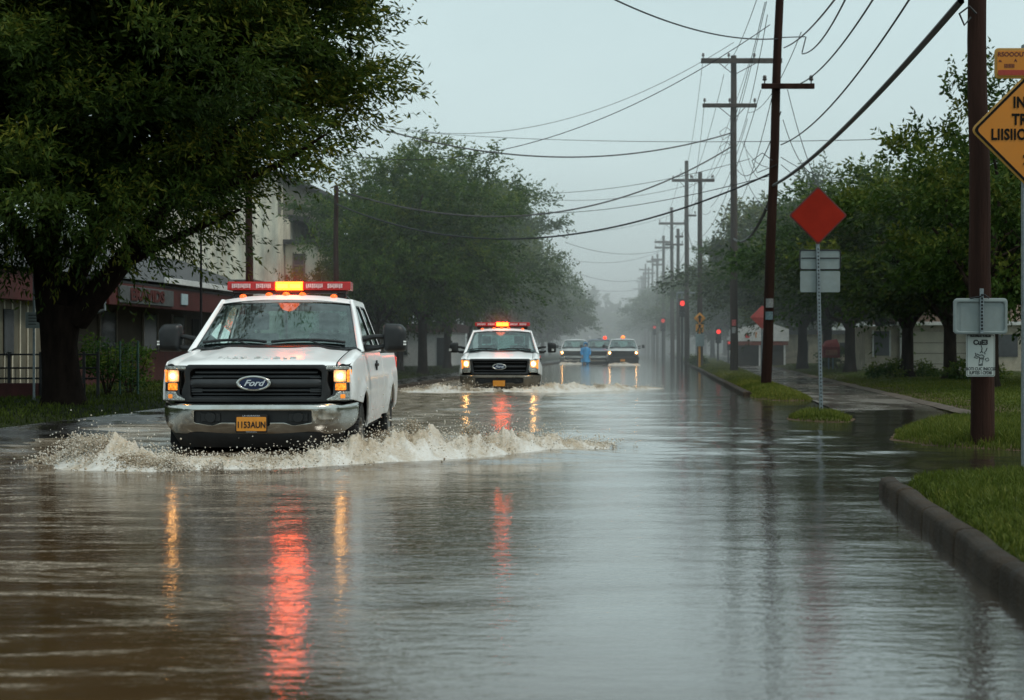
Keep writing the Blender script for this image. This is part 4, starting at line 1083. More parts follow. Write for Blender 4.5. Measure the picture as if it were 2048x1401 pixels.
def tree(kind, x, y, z, s, rz, label, group, mat='leaf_mid', sz=None):
    T = empty('tree', (x, y, z), rz, label, 'tree', group); T.scale = (s, s, sz or s)
    cm, tm = KINDS[kind]
    key = (kind, mat)
    if key not in first_used:
        c2 = cm if not any(kk[0] == kind for kk in first_used) else cm.copy()
        c2.materials.clear(); c2.materials.append(M[mat]); first_used[key] = c2
        if not tm.materials: tm.materials.append(M['bark'])
    c = bpy.data.objects.new('crown', first_used[key]); COL.objects.link(c); c.parent = T
    t = bpy.data.objects.new('trunk', tm); COL.objects.link(t); t.parent = T
    return T
def tree_at(kind, px, D, top_py, z, rz, label, group, mat='leaf_mid', wide=1.0):
    """stands where the photo shows it; its height from the crown's top"""
    Ht = {'broad': 8.7, 'tall': 9.7, 'round': 6.6, 'loose': 7.7}[kind]
    s = (ZR(top_py, D) - z) / Ht
    return tree(kind, (px - 1024) / F * D, D, z, s * wide, rz, label, group, mat, s)
gL = 'street trees along the left side of the flooded road'; gR = 'street trees along the right side behind the wet path'
for a in [
    ('round', 752, 57, 408, .3, 'low bushy light green street tree just right of the second left utility pole', .70),
    ('tall', 845, 60, 278, 1.2, 'tall ragged street tree topping the left row, forked trunk by the white doorway', 1.1),
    ('broad', 800, 66, 370, 2.9, 'lower dense street tree filling the gap left of the tall ragged one', .95),
    ('broad', 895, 74, 318, 2.2, 'wide street tree leaning over the road behind the second white pickup', .9),
    ('tall', 905, 86, 330, 4.1, 'slim misty street tree rising between the two biggest on the left', 1.1),
    ('broad', 940, 92, 372, .8, 'street tree with a drooping road side above the second pickup', .85),
    ('round', 990, 112, 440, 2.0, 'rounded hazy street tree near the end of the left row', .8),
    ('round', 1045, 128, 525, 3.3, 'last clear street tree of the left row overhanging the far pickups', .9),
]: tree_at(a[0], a[1], a[2], a[3], .08, a[4], a[5], gL, 'leaf_left', a[6])
for a in [
    ('loose', 1985, 37, 185, 1.0, 'tall loose leafy tree behind the thick brown pole and yellow diamond', .9, 'leaf_bright'),
    ('broad', 2120, 40, 260, 2.2, 'broad tree cut off behind the yellow diamond sign', 1.0, 'leaf_mid'),
    ('round', 1900, 47, 330, .4, 'low spreading tree in front of the garage house beside the brown pole', 1.15, 'leaf_bright'),
    ('round', 1815, 50, 355, 3.6, 'round tree with two trunks in front of the garage door', 1.15, 'leaf_mid'),
    ('tall', 1760, 66, 372, 2.0, 'dark tree behind the round one, above the garage house', 1.2, 'leaf_mid'),
    ('round', 1700, 62, 395, 5.1, 'round dense tree right of the red diamond sign', 1.15, 'leaf_mid'),
    ('loose', 1655, 78, 370, 1.4, 'upright tree behind the red diamond sign', 1.1, 'leaf_mid'),
    ('round', 1605, 76, 415, 2.7, 'shaggy tree between the leaning pole and the red diamond sign', 1.1, 'leaf_bright'),
    ('broad', 1590, 98, 425, .9, 'greyish tree just right of the leaning pole', 1.0, 'leaf_mid'),
    ('round', 1515, 118, 480, 3.9, 'misty tree above the white gabled shop', 1.05, 'leaf_mid'),
    ('tall', 1465, 138, 500, 2.5, 'misty tree behind the tallest crossarm pole', 1.1, 'leaf_mid'),
]: tree_at(a[0], a[1], a[2], a[3], .1, a[4], a[5], gR, a[7], a[6])
r = np.random.default_rng(77)
kk = ['broad', 'tall', 'round', 'loose']
for i, (px, D, tp) in enumerate([(1425, 165, 530), (1395, 190, 548), (1370, 220, 560), (1345, 255, 572), (1322, 300, 585), (1300, 350, 596), (1500, 170, 520), (1450, 230, 560), (1410, 280, 580)]):
    tree_at(kk[i % 4], px, D, tp, .1, r.uniform(0, 6), 'fading grey tree in the haze beyond the far right poles', 'trees fading into the haze on the right', 'leaf_mid', 1.25)
for i, (px, D, tp) in enumerate([(1085, 160, 560), (1100, 200, 590), (1040, 170, 530)]):
    tree_at(kk[i % 4], px, D, tp, .1, r.uniform(0, 6), 'fading grey tree in the haze beyond the left row', 'trees fading into the haze on the left', 'leaf_mid', 1.2)
for i, (px, D, tp) in enumerate([(430, 88, 450), (350, 85, 450), (220, 80, 440), (90, 75, 430), (-60, 70, 420)]):
    tree_at(kk[i % 4], px, D, tp, .1, r.uniform(0, 6), 'dim background tree behind the left buildings', 'trees behind the left buildings', 'leaf_mid', 1.3)
for i, (px, D, tp) in enumerate([(1880, 85, 420), (1980, 80, 400), (2090, 75, 380), (1640, 130, 470), (1560, 150, 500)]):
    tree_at(kk[i % 4], px, D, tp, .1, r.uniform(0, 6), 'dim background tree behind the right houses', 'trees behind the right houses', 'leaf_mid', 1.35)
# far wood across the end of the road
r = np.random.default_rng(5); cs = []
for i in range(420):
    x = r.uniform(-60, 130); y = 400 + r.uniform(-20, 20); hgt = 10.5 + 2.2 * math.sin(x * .13) + 1.5 * math.sin(x * .37 + 1) + r.normal(0, 1.2)
    for z in np.arange(1, hgt, 3.2): cs.append((x + r.normal(0, 1.5), y, z))
cs = np.array(cs); C, D, tone = clump_sprays(cs, r.uniform(1.6, 3, len(cs)), 12, r, np.array([30, 540, 0]), 20, 0)
me = leaf_mesh('far_wood', [leaves(C, D, 4, 1.5, .9, tone, r, twig=1.6)])
tag(link('far_wood', me, M['leaf_mid']), 'grey wooded rise closing the far end of the road', 'wood', kind='stuff')

# --- the big shade tree at the left, its crown hanging over the road
r = np.random.default_rng(42)
TX, TY = (128 - 1024) / F * 26.2, 26.2
SIL = [(-900, -700), (600, -700), (740, -260), (755, 0), (715, 85), (775, 165), (745, 235), (700, 285), (630, 292), (580, 332), (505, 350), (445, 400), (425, 460), (370, 495), (300, 515), (230, 530), (180, 515), (60, 520), (-200, 560), (-900, 480)]
PX = np.array(SIL); cl = []
while len(cl) < 520:
    px, py = r.uniform(-700, 790), r.uniform(-420, 560)
    if poly_sd(np.array([px]), np.array([py]), SIL)[0] < 8: continue
    ed = poly_sd(np.array([px]), np.array([py]), SIL)[0]
    D = 25.5 + r.normal(0, 1) * min(2.6, .7 + ed / 110)
    if D < 20.5 or D > 31: continue
    cl.append(P(px, py, D))
cl = np.array(cl); rad = r.uniform(.42, .85, len(cl))
C, D, tone = clump_sprays(cl, rad, 44, r, np.array([TX, TY, 4.0]), 11, 1.5)
# light on the crown's road side (right) is put into the tone, toward yellow green
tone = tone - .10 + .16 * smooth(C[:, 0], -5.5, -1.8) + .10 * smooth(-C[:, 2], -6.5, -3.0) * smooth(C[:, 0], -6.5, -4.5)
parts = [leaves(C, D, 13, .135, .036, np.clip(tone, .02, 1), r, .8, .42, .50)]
# dense heart of the crown, its shade put into a lowered tone
r2 = np.random.default_rng(43); cc = []
while len(cc) < 420:
    px, py = r2.uniform(-700, 760), r2.uniform(-420, 520)
    if poly_sd(np.array([px]), np.array([py]), SIL)[0] < 115: continue
    cc.append(P(px, py, r2.uniform(25, 29)))
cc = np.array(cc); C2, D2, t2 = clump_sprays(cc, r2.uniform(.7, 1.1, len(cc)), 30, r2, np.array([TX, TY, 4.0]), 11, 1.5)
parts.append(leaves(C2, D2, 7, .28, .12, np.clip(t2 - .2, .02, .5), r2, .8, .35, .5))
# weeping sprays along the outline
ed = np.array([poly_sd(np.array([(c[0] / c[1] * F + 1024)]), np.array([697 - (c[2] - CAM_H) / c[1] * F]), SIL)[0] for c in cl])
oc = cl[ed < 75]; ex = np.repeat(oc, 22, 0) + r.normal(0, .33, (len(oc) * 22, 3)) + np.array([.05, 0, -.05])
dd = ex - np.array([TX, TY, 4.5]) ; dd[:, 2] = dd[:, 2] * .6 - .25
parts.append(leaves(ex, dd, 11, .125, .036, np.clip(.46 + r.normal(0, .12, len(ex)) + .15 * smooth(ex[:, 0], -6, -2), 0, 1), r, .8, .3, .38))  # road-side sprays get the same light put into their tone
T = empty('tree', (TX, TY, .05), 0, 'huge dark shade tree overhanging the road, thick forked trunk', 'tree')
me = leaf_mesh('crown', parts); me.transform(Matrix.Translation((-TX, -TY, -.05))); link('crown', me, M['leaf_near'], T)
mb = MB()
def tp(px, py, D): p = P(px, py, D); return (p[0] - TX, p[1] - TY, p[2] - .05)
mb.tube([tp(128, 850, 26.2), tp(128, 815, 26.2), tp(126, 790, 26.2), tp(122, 740, 26.2), tp(118, 690, 26.2), tp(120, 640, 26.2), tp(124, 610, 26.2)], [.52, .44, .35, .31, .30, .34, .36], 18)
for pts, rs in [
    ([(150, 640, 26.2), (190, 590, 26.1), (240, 530, 25.9), (285, 470, 25.6), (340, 400, 25.2), (420, 310, 24.6), (520, 220, 24)], [.24, .21, .18, .16, .13, .09, .04]),
    ([(105, 640, 26.2), (98, 580, 26.3), (90, 500, 26.5), (110, 400, 26.6), (150, 280, 26.4), (170, 120, 26.2), (180, -60, 26)], [.26, .24, .22, .19, .16, .11, .05]),
    ([(120, 620, 26.2), (150, 560, 26.6), (185, 480, 27), (230, 380, 27.5), (260, 250, 28), (320, 100, 28.4)], [.2, .17, .15, .12, .09, .04]),
    ([(95, 560, 26.3), (50, 480, 26), (0, 400, 25.5), (-70, 330, 25), (-160, 250, 24.5)], [.17, .14, .11, .08, .03]),
    ([(240, 530, 25.9), (320, 490, 25.2), (410, 450, 24.6), (480, 420, 24.2)], [.11, .08, .05, .02]),
    ([(340, 400, 25.2), (450, 370, 24.5), (560, 330, 24), (650, 270, 23.6)], [.09, .07, .04, .02]),
    ([(170, 120, 26.2), (280, 20, 25.5), (420, -60, 24.8), (560, -140, 24)], [.1, .08, .05, .02]),
]: mb.tube([tp(*p) for p in pts], rs, 10)
me = mb.mesh('trunk'); shade(me, 60); link('trunk', me, simple('dark_bark', (.014, .010, .008), .95, var=.5, scale=8, bump=1.0, bscale=30, stretch=(1, 1, .25), spec=.08), T)

# --- low shrubs
def shrub(px, py, D, R_, H, label, group=None, mat='leaf_mid', seed=1, ln=.12):
    r = np.random.default_rng(seed); X, Y, Z = (px - 1024) / F * D, D, .06
    c = r.normal(0, 1, (14, 3)); c /= np.linalg.norm(c, axis=1, keepdims=True); c = c * np.array([R_, R_, H * .5]) * r.uniform(.4, .9, (14, 1)) + np.array([0, 0, H * .5])
    C, D_, tone = clump_sprays(c, np.full(14, min(R_, H) * .45), 16, r, np.array([0, 0, 0]), H, 0)
    T = empty('shrub', (X, Y, Z), 0, label, 'shrub', group)
    link('foliage', leaf_mesh('foliage', [leaves(C, D_, 7, ln, ln * .45, tone, r, twig=.25)]), M[mat], T)
    mb = MB(); 
    for k in range(5):
        a = 2 * math.pi * k / 5; mb.tube([(0, 0, -.05), (R_ * .3 * math.cos(a), R_ * .3 * math.sin(a), H * .35), (R_ * .6 * math.cos(a), R_ * .6 * math.sin(a), H * .7)], [.02, .015, .006], 5)
    mb.build('stem', M['bark'], T); return T
shrub(1680, 735, 72, 1.3, 1.0, 'dark clipped shrub by the red newspaper box', seed=2)
shrub(1800, 755, 50, 1.2, .45, 'low dark shrub around the trunks in front of the garage', seed=3)
shrub(1940, 765, 46, 1.2, .5, 'low dark shrub behind the thick brown pole', seed=4)
shrub(215, 790, 32, .55, 1.35, 'thin climbing shrub on the railings beside the porch column', seed=5, ln=.09)
shrub(260, 790, 33, .6, 1.1, 'bushy dark shrub in front of the red base wall', seed=6, ln=.09)
shrub(1400, 725, 88, .5, .6, 'weedy yellow shrub at the foot of the small yellow signs', mat='leaf_bright', seed=7)
# ------------------------------------------------------------------ utility poles
gP = 'utility poles along the right side of the road'
poles = {}
def wood_pole(key, px, py, D, tpx, tpy, wpx, label, group=None, mat='pole_wood', arms=(), zb=.06, extra_top=0):
    """arms: (height px, left px, right px, thickness m)"""
    x0 = (px - 1024) / F * D; top = P(tpx, tpy, D); R = wpx / 2 / F * D
    T = empty('utility_pole', (x0, D, zb), 0, label, 'utility pole', group)
    t = Vector(top) - Vector((x0, D, zb)); t *= 1 + extra_top
    mb = MB(); n = 9
    mb.tube([Vector((0, 0, -.3))] + [t * (i / n) + Vector((math.sin(i * 1.7) * .01, 0, 0)) for i in range(n + 1)], [R * 1.08] + [R * (1.06 - .30 * i / n) for i in range(n + 1)], 14)
    mb.build('shaft', M[mat], T, smooth=True, angle=60)
    ax = []
    for (apy, lx, rx, th) in arms:
        a, b_ = Vector(P(lx, apy, D)) - Vector((x0, D, zb)), Vector(P(rx, apy, D)) - Vector((x0, D, zb))
        if isinstance(apy, tuple): pass
        mb = MB(); y = -R * .9
        mb.box(a.x, b_.x, y - th, y, a.z - th * .6, a.z + th * .6)
        A = mb.build('crossarm', M[mat], T, bevel=.01)
        nI = max(2, min(4, int((b_.x - a.x) / .9) + 1))
        for k in range(nI):
            xx = a.x + .08 + (b_.x - a.x - .16) * k / (nI - 1)
            if abs(xx - t.x * (a.z / t.z)) < .18: continue
            mb = MB(); s = th * .9; z = a.z + th * .6
            mb.lathe([(.0, 0), (.018, .0), (.018, .07), (.05, .08), (.06, .12), (.04, .14), (.055, .17), (.035, .21), (0, .22)], 10, Matrix.Translation((xx, y - th / 2, z)) @ Matrix.Rotation(-math.pi / 2, 4, 'Y'))
            mb.build('insulator', M['insul'], A, smooth=True)
            ax.append(Vector((x0, D, zb)) + Vector((xx, y - th / 2, z + .2)))
        # braces
        if b_.x - a.x > 1.6:
            c = t.x * (a.z / t.z)
            mb = MB(); mb.tube([(c, y, a.z - .55), ((c + b_.x) / 2, y - th * .5, a.z - .05)], .016, 5); mb.tube([(c, y, a.z - .55), ((c + a.x) / 2, y - th * .5, a.z - .05)], .016, 5)
            mb.build('brace', M['dark_metal'], A)
    poles[key] = dict(T=T, x=x0, D=D, t=t, zb=zb, ins=ax)
    return T
def onpole(key, py):
    p = poles[key]; z = ZR(py, p['D']); k = (z - p['zb']) / p['t'].z
    return Vector((p['x'] + p['t'].x * k, p['D'] - .02, z))
PA = wood_pole('A', 1965, 888, 16.6, 1953, -40, 45, 'thick dark brown utility pole in the near grass mound, carrying a white notice', gP, zb=.08, extra_top=.12)
PB = wood_pole('B', 1532, 772, 40.5, 1560, -30, 20, 'leaning brown utility pole with a short crossarm and stapled notices', gP, arms=[(175, 1521, 1626, .11)], zb=.08, extra_top=.1)
PC = wood_pole('C', 1468, 746, 63, 1467, 112, 15, 'tall straight utility pole with two wide crossarms', gP, 'pole_grey', arms=[(124, 1401, 1562, .16), (213, 1404, 1512, .13)])
PD = wood_pole('D', 1400, 733, 84, 1400, 345, 11, 'utility pole behind the small yellow signs, short crossarm', gP, 'pole_grey', arms=[(362, 1378, 1428, .14)])
PE = wood_pole('E', 1374, 727, 100, 1373, 322, 10, 'utility pole with one wide crossarm beside the hanging red signal', gP, 'pole_grey', arms=[(362, 1343, 1425, .15), (432, 1368, 1392, .1)])
PF = wood_pole('F', 1345, 722, 130, 1343, 415, 8, 'misty utility pole with two crossarms, third beyond the straight tall one', gP, 'pole_grey', arms=[(448, 1317, 1370, .16), (490, 1330, 1366, .14)])
wood_pole('F2', 1357, 721, 124, 1356, 458, 8, 'misty utility pole without crossarms close beside a taller one', gP, 'pole_grey', arms=[(474, 1350, 1366, .14)])
wood_pole('G', 1327, 717, 165, 1327, 472, 7, 'grey misty utility pole with a pair of close crossarms', gP, 'pole_grey', arms=[(485, 1309, 1346, .2), (496, 1309, 1348, .18)])
r = np.random.default_rng(4)
for i, (px, D, tp) in enumerate([(1315, 205, 508), (1305, 235, 512), (1314, 218, 518), (1291, 290, 528), (1297, 270, 535), (1283, 345, 552), (1278, 400, 566), (1287, 320, 545)]):
    wood_pole('H%d' % i, px, 700 + 3060 / D, D, px, tp, 4.5, 'ghostly utility pole in the haze near the end of the row', 'utility poles dissolving in the haze', 'pole_grey', arms=[(tp + 12, px - 13 + i % 3, px + 13, .22)])
gQ = 'utility poles on the left side'
wood_pole('L1', 499, 770, 45, 498, 395, 17, 'red brown utility pole against the tall cream building', gQ, extra_top=.2)
wood_pole('L2', 672, 755, 53, 672, 372, 12, 'brown utility pole standing in the left trees, two wires leaving it', gQ)

# stapled papers on the leaning pole
for (px0, px1, y0, y1, c, lab) in [(1529, 1541, 598, 616, (.20, .21, .21), 'pale paper notice stapled high on the leaning pole'), (1531, 1544, 624, 640, (.12, .18, .20), 'blue grey paper notice stapled low on the leaning pole'), (1462, 1472, 640, 652, (.55, .10, .10), 'red sticker on the straight tall pole'), (1462, 1474, 655, 667, (.35, .35, .35), 'white sticker under the red one on the straight tall pole')]:
    D = 40.5 if px0 > 1500 else 63; p = onpole('B' if px0 > 1500 else 'C', (y0 + y1) / 2); R = .135
    w_, h_ = (px1 - px0) / F * D, (y1 - y0) / F * D
    mb = MB(); mb.grid(lambda u, v: (R * math.sin(u), -R * math.cos(u), v), [-.8 + 1.6 * i / 8 for i in range(9)], [-h_ / 2, h_ / 2])
    o = mb.build('notice', simple('notice_paper', c, .7, var=.35, scale=25), None, loc=p, smooth=True); tag(o, lab, 'notice')

# ------------------------------------------------------------------ wires
def wire(p0, p1, sag, rad, label, group, n=26, name='power_line'):
    p0, p1 = Vector(p0), Vector(p1); pts = []
    for i in range(n + 1):
        t = i / n; p = p0.lerp(p1, t); p.z -= sag * 4 * t * (1 - t); pts.append(p)
    mb = MB(); mb.tube(pts, rad, 5, False)
    o = mb.build(name, M['wire'], None, smooth=True, fix=False); return tag(o, label, 'cable', group)
gN = 'wires strung between the near poles'; gX = 'service wires crossing over the road'; gF = 'thin wires running down the pole row'
wire(P(1922, 2, 16.6), onpole('B', 372), .22, .040, 'thick black cable from the brown near pole down to the leaning pole', gN)
wire(onpole('B', 385), onpole('C', 478), .55, .045, 'black cable drooping from the leaning pole to the straight tall pole', gN)
for (x0, y0, D0, x1, y1, D1, sag, lab) in [
    (1822, -6, 22, 1562, 290, 40.4, .35, 'wire from the top edge ending low on the leaning pole'),
    (1748, -4, 23, 1600, 168, 40.2, .20, 'wire from the top edge ending at the short crossarm'),
    (1692, -4, 24, 1604, 108, 40.2, .22, 'wire from the top edge to the loop beside the leaning pole'),
    (1672, -4, 24, 1568, 96, 40.3, .12, 'wire from the top edge straight to the leaning pole')]:
    wire(P(x0, y0, D0), P(x1, y1, D1), sag, .016, lab, gN)
wire(P(1226, -2, 30), onpole('B', 78), .25, .017, 'wire crossing from the top edge to the leaning pole', gX)
wire(onpole('B', 76), P(1610, 74, 40), .0, .014, 'short straight jumper beside the leaning pole', gN, 3)
wire(P(1612, 74, 40), P(1604, 106, 40), .0, .016, 'short hanging jumper beside the leaning pole', gN, 3)
for (a, b_, sag, rad, lab) in [
    (P(760, 258, 55), onpole('C', 265), 1.0, .028, 'dark wire from the left trees sagging to the straight tall pole'),
    (onpole('L2', 380), onpole('C', 291), 1.75, .030, 'upper of two long wires from the left brown pole across the road'),
    (onpole('L2', 408), onpole('B', 345), 1.45, .026, 'lower of two long wires from the left brown pole across the road'),
    (P(800, 262, 80), P(1880, 276, 46), .3, .012, 'faint almost level wire high across the street'),
    (P(640, 300, 50), P(1540, 50, 41), 1.5, .012, 'faint wire climbing over the street to the top of the leaning pole'),
    (P(760, 250, 70), P(1468, 85, 62), 1.6, .012, 'second faint wire climbing over the street to the straight tall pole'),
    (P(880, 372, 80), P(1500, 318, 60), .8, .012, 'thin wire crossing over the left tree tops'),
    (P(900, 398, 90), P(1540, 352, 41), .9, .012, 'thin low wire crossing to the leaning pole'),
    (P(1050, 395, 100), onpole('E', 372), .5, .016, 'wire from the left trees to the wide crossarm pole'),
    (P(1130, 485, 110), onpole('F', 495), .7, .018, 'wire crossing to the third misty pole'),
    (P(1140, 520, 130), onpole('G', 500), .7, .016, 'faint wire crossing to the grey misty pole'),
    (P(1150, 545, 140), onpole('G', 545), .9, .018, 'faint sagging wire low over the far road'),
    (P(1150, 572, 190), P(1308, 572, 200), .7, .018, 'faintest wire over the far road'),
    (P(1160, 465, 120), onpole('F', 430), .3, .014, 'pale straight wire to the top of a misty pole')]:
    wire(a, b_, sag, rad, lab, gX, 34)
# the bundles that run from pole to pole down the row
row = ['B', 'C', 'D', 'E', 'F', 'G', 'H0']
for i in range(len(row) - 1):
    for k, (pa, pb, sg) in enumerate([(150, 124, .5), (178, 215, .7), (300, 300, 1.0)]):
        A, Bp = poles[row[i]], poles[row[i + 1]]
        def hgt(p, k): return Vector((p['x'] + p['t'].x * (.97, .86, .62)[k] + (-.4, .55, .12)[k], p['D'] - .1, p['zb'] + p['t'].z * ((.94, .80, .62) if p is A else (.96, .82, .64))[k]))
        wire(hgt(A, k), hgt(Bp, k), sg * .8, .011 + .004 * (k == 2), 'thin wire between two poles of the receding right row', gF, 18)
for i, (x0, y0, D0, x1, y1, D1, sag) in enumerate([(1530, 5, 40, 1405, 360, 83, 1.2), (1533, 4, 40, 1425, 360, 99, .9), (1535, 30, 40, 1470, 300, 62, .5), (1522, 180, 40, 1400, 475, 84, .8), (1545, 190, 40, 1472, 420, 63, .4), (1500, 120, 62, 1360, 452, 128, 1.0), (1408, 215, 62, 1375, 430, 99, .9), (1405, 128, 62, 1372, 335, 99, .6), (1575, 180, 40, 1640, 380, 34, .2), (1566, 240, 40, 1630, 350, 36, .3), (1562, 330, 40, 1755, 370, 60, .6), (1562, 315, 40, 1720, 345, 70, .4), (1485, 285, 62, 1535, 335, 41, .2), (1488, 282, 62, 1530, 360, 41, .45), (1478, 320, 62, 1535, 420, 41, .3), (1372, 470, 99, 1460, 480, 63, .8), (1404, 500, 84, 1470, 430, 63, .5), (1380, 560, 99, 1400, 500, 84, .3)]):
    wire(P(x0, y0, D0), P(x1, y1, D1), sag, .010, 'loose thin wire in the tangle around the first right poles', 'tangle of thin wires around the first right poles', 16)
# dangling ends on the near poles
for (key, py, s) in (('A', 40, 1), ('C', 270, 1), ('C', 300, -1), ('B', 330, -1)):
    p = onpole(key, py); sc_ = .35 if key == 'A' else .9
    mb = MB(); mb.tube([p + Vector((s * -.1, -.1, 0)), p + Vector((-.5 * sc_, -.12, -.25 * sc_)), p + Vector((-.65 * sc_, -.12, .1 * sc_)), p + Vector((-.35 * sc_, -.12, .32 * sc_)), p + Vector((-.05, -.12, .1 * sc_))], .012, 5)
    o = mb.build('jumper_wire', M['wire'], None); tag(o, 'loose looped wire end hanging off a pole near its cables', 'cable', 'loose wire loops on the poles')

# ------------------------------------------------------------------ signs
M['sign_red'] = simple('red_orange_sign', (.27, .016, .006), .65, spec=.15, var=.12, scale=4)
M['sign_rim'] = simple('dark_red_rim', (.10, .012, .010), .5, var=.2)
M['sign_yellow'] = simple('amber_sign', (.56, .19, .008), .45, var=.12, scale=4, dirt=((.3, .13, .02), .4, 8))
M['sign_yellow_rim'] = simple('yellow_rim', (.36, .19, .03), .45, var=.1)
M['sign_black'] = simple('sign_black', (.008, .007, .006), .6, var=.2, spec=.12)
M['sign_back'] = simple('sign_back_aluminium', (.22, .26, .26), .5, .2, var=.15, scale=5, dirt=((.2, .22, .2), .5, 6))
M['sign_white'] = simple('white_notice', (.42, .47, .45), .5, var=.1, dirt=((.3, .3, .26), .4, 6))
M['sign_text'] = simple('notice_text', (.02, .022, .022), .6, var=.2)
M['sign_pale'] = simple('pale_blue_sign', (.35, .45, .48), .5, var=.15)
M['signal_red'] = emissive('signal_red_lit', (1, .04, .03), 1.6, (.5, .05, .03))
M['signal_dim'] = emissive('signal_red_far', (1, .06, .04), .6, (.5, .05, .03))
def dia(cx, cz, r, n=3, rr=.035): return rnd([(cx, cz - r), (cx + r, cz), (cx, cz + r), (cx - r, cz)], rr, n)
def rect(x0, x1, z0, z1, r): return rnd([(x0, z0), (x1, z0), (x1, z1), (x0, z1)], r, 4)
XZ = lambda y0: (lambda u, v, w: (u, y0 - w, v))
def perforated_post(mb, x, y, z0, z1, lean=0.0, s=.028):
    """square tube post with punched holes"""
    M_ = Matrix.Translation((x, y, z0)) @ Matrix.Rotation(lean, 4, 'Y')
    mb.box(-s, s, -s, s, 0, z1 - z0, M_)
def holes(name, x, y, z0, z1, parent, lean, step=.06, s=.028):
    mb = MB(); M_ = Matrix.Translation((x, y, z0)) @ Matrix.Rotation(lean, 4, 'Y')
    z = .05
    while z < z1 - z0 - .04:
        mb.box(-.009, .009, -s - .0025, -s + .01, z - .011, z + .011, M_); z += step
    return mb.build(name, M['sign_black'], parent)
# red diamond
D = 23.9; bx = (1643 - 1024) / F * D; hz_ = ZR(826, D)
S = empty('road_sign', (bx, D, hz_), 0, 'blank red orange diamond sign on a punched steel post in a grass tuft', 'road sign')
px2m = D / F; up = lambda py: (826 - py) * px2m
lean = math.atan2((1635 - 1643) * px2m, up(432))
mb = MB(); perforated_post(mb, 0, 0, -.3, up(488), lean * 1.0, .026); mb.build('post', M['galv'], S, bevel=.004)
holes('punched_holes', 0, 0, -.3, up(488), S, lean, .055, .026)
cx, cz = (1635 - 1643) * px2m, up(432); rD = 58.5 * px2m
panel('diamond_plate', M['sign_rim'], S, dia(cx, cz, rD), (), .012, .003, (), (), XZ(-.04), smooth=False)
panel('diamond_face', M['sign_red'], S, dia(cx, cz, rD * .93), (), .008, 0, (), (), XZ(-.0485), smooth=False)
for (y0, y1, nm) in ((501, 539, 'upper_plate'), (542, 585, 'lower_plate')):
    x0, x1 = (1601 - 1643) * px2m, (1681 - 1643) * px2m
    pl = panel(nm, M['sign_back'], S, rect(x0, x1, up(y1), up(y0), .03), (), .01, .003, (), (), XZ(.035), smooth=False)
    if nm == 'upper_plate':
        z0, z1 = up(y1), up(y0)
        panel('dark_rim', M['sign_rim'] if False else M['dark_metal'], pl, rect(x0 - .012, x1 + .012, z0 - .012, z1 + .012, .04), (rect(x0 + .006, x1 - .006, z0 + .006, z1 - .006, .03),), .02, .004, (), (), XZ(.03))
        mb = MB(); mb.box(x0 + .02, x1 - .02, .018, .028, (z0 + z1) / 2 + .02, (z0 + z1) / 2 + .034); mb.build('back_rail', M['dark_metal'], pl)
# yellow diamond at the right edge
D = 11.9; bx = (2051 - 1024) / F * D; zb = ZR(950, D)
S = empty('road_sign', (bx, D, zb), 0, 'amber diamond sign with black lettering cut off by the right edge, small plaque above', 'road sign')
px2m = D / F; up = lambda py: (950 - py) * px2m; X_ = lambda px: (px - 2051) * px2m
mb = MB(); perforated_post(mb, 0, 0, -.3, up(90), 0, .026); mb.build('post', M['galv'], S, bevel=.004)
holes('punched_holes', 0, 0, -.3, up(380), S, 0, .05, .026)
cx, cz, rD = X_(2062), up(262), 125 * px2m
panel('diamond_plate', M['sign_yellow_rim'], S, dia(cx, cz, rD, 4, .05), (), .006, .001, (), (), XZ(-.04))
panel('border', M['sign_black'], S, dia(cx, cz, rD * .955, 4, .04), (dia(cx, cz, rD * .90, 4, .035),), .004, 0, (), (), XZ(-.0455), smooth=False)
panel('diamond_face', M['sign_yellow'], S, dia(cx, cz, rD * .953, 4, .04), (), .003, 0, (), (), XZ(-.0438), smooth=False)
for (s_, px, py, hpx, sx_) in (('IND', 2022, 208, 22, .80), ('TRA', 2020, 242, 22, .80), ('LIISIIOIS', 1978, 272, 22, .80), ('2M', 2042, 322, 20, .9)):
    lettering(s_, hpx * px2m * 1.38, M['sign_black'], S, (X_(px), -.0485, up(py)), sx=sx_, ext=.0015, bold=.0035, align='LEFT', width=1.06)
pl = panel('plaque', M['sign_yellow_rim'], S, rect(X_(1985), X_(2110), up(160), up(99), .035), (), .008, .002, (), (), XZ(-.045))
panel('plaque_face', M['sign_yellow'], pl, rect(X_(1990), X_(2105), up(155), up(104), .03), (), .004, .001, (), (), XZ(-.0505), smooth=False)
panel('red_band', simple('plaque_red', (.30, .03, .015), .5), pl, rect(X_(1992), X_(2103), up(153), up(143), .006), (), .003, 0, (), (), XZ(-.0535), smooth=False)
for (s_, px, py, hpx, sx_) in (('RSOOOUTIA', 1991, 112, 9, 1.0), ('A', 2024, 124, 6, 1), ('IIIIIII', 2004, 135, 8, 1.1), ('AL', 1993, 125, 4, 1)):
    lettering(s_, hpx * px2m * 1.35, M['sign_rim'], pl, (X_(px), -.0535, up(py)), sx=sx_, ext=.001, bold=.001, align='LEFT')
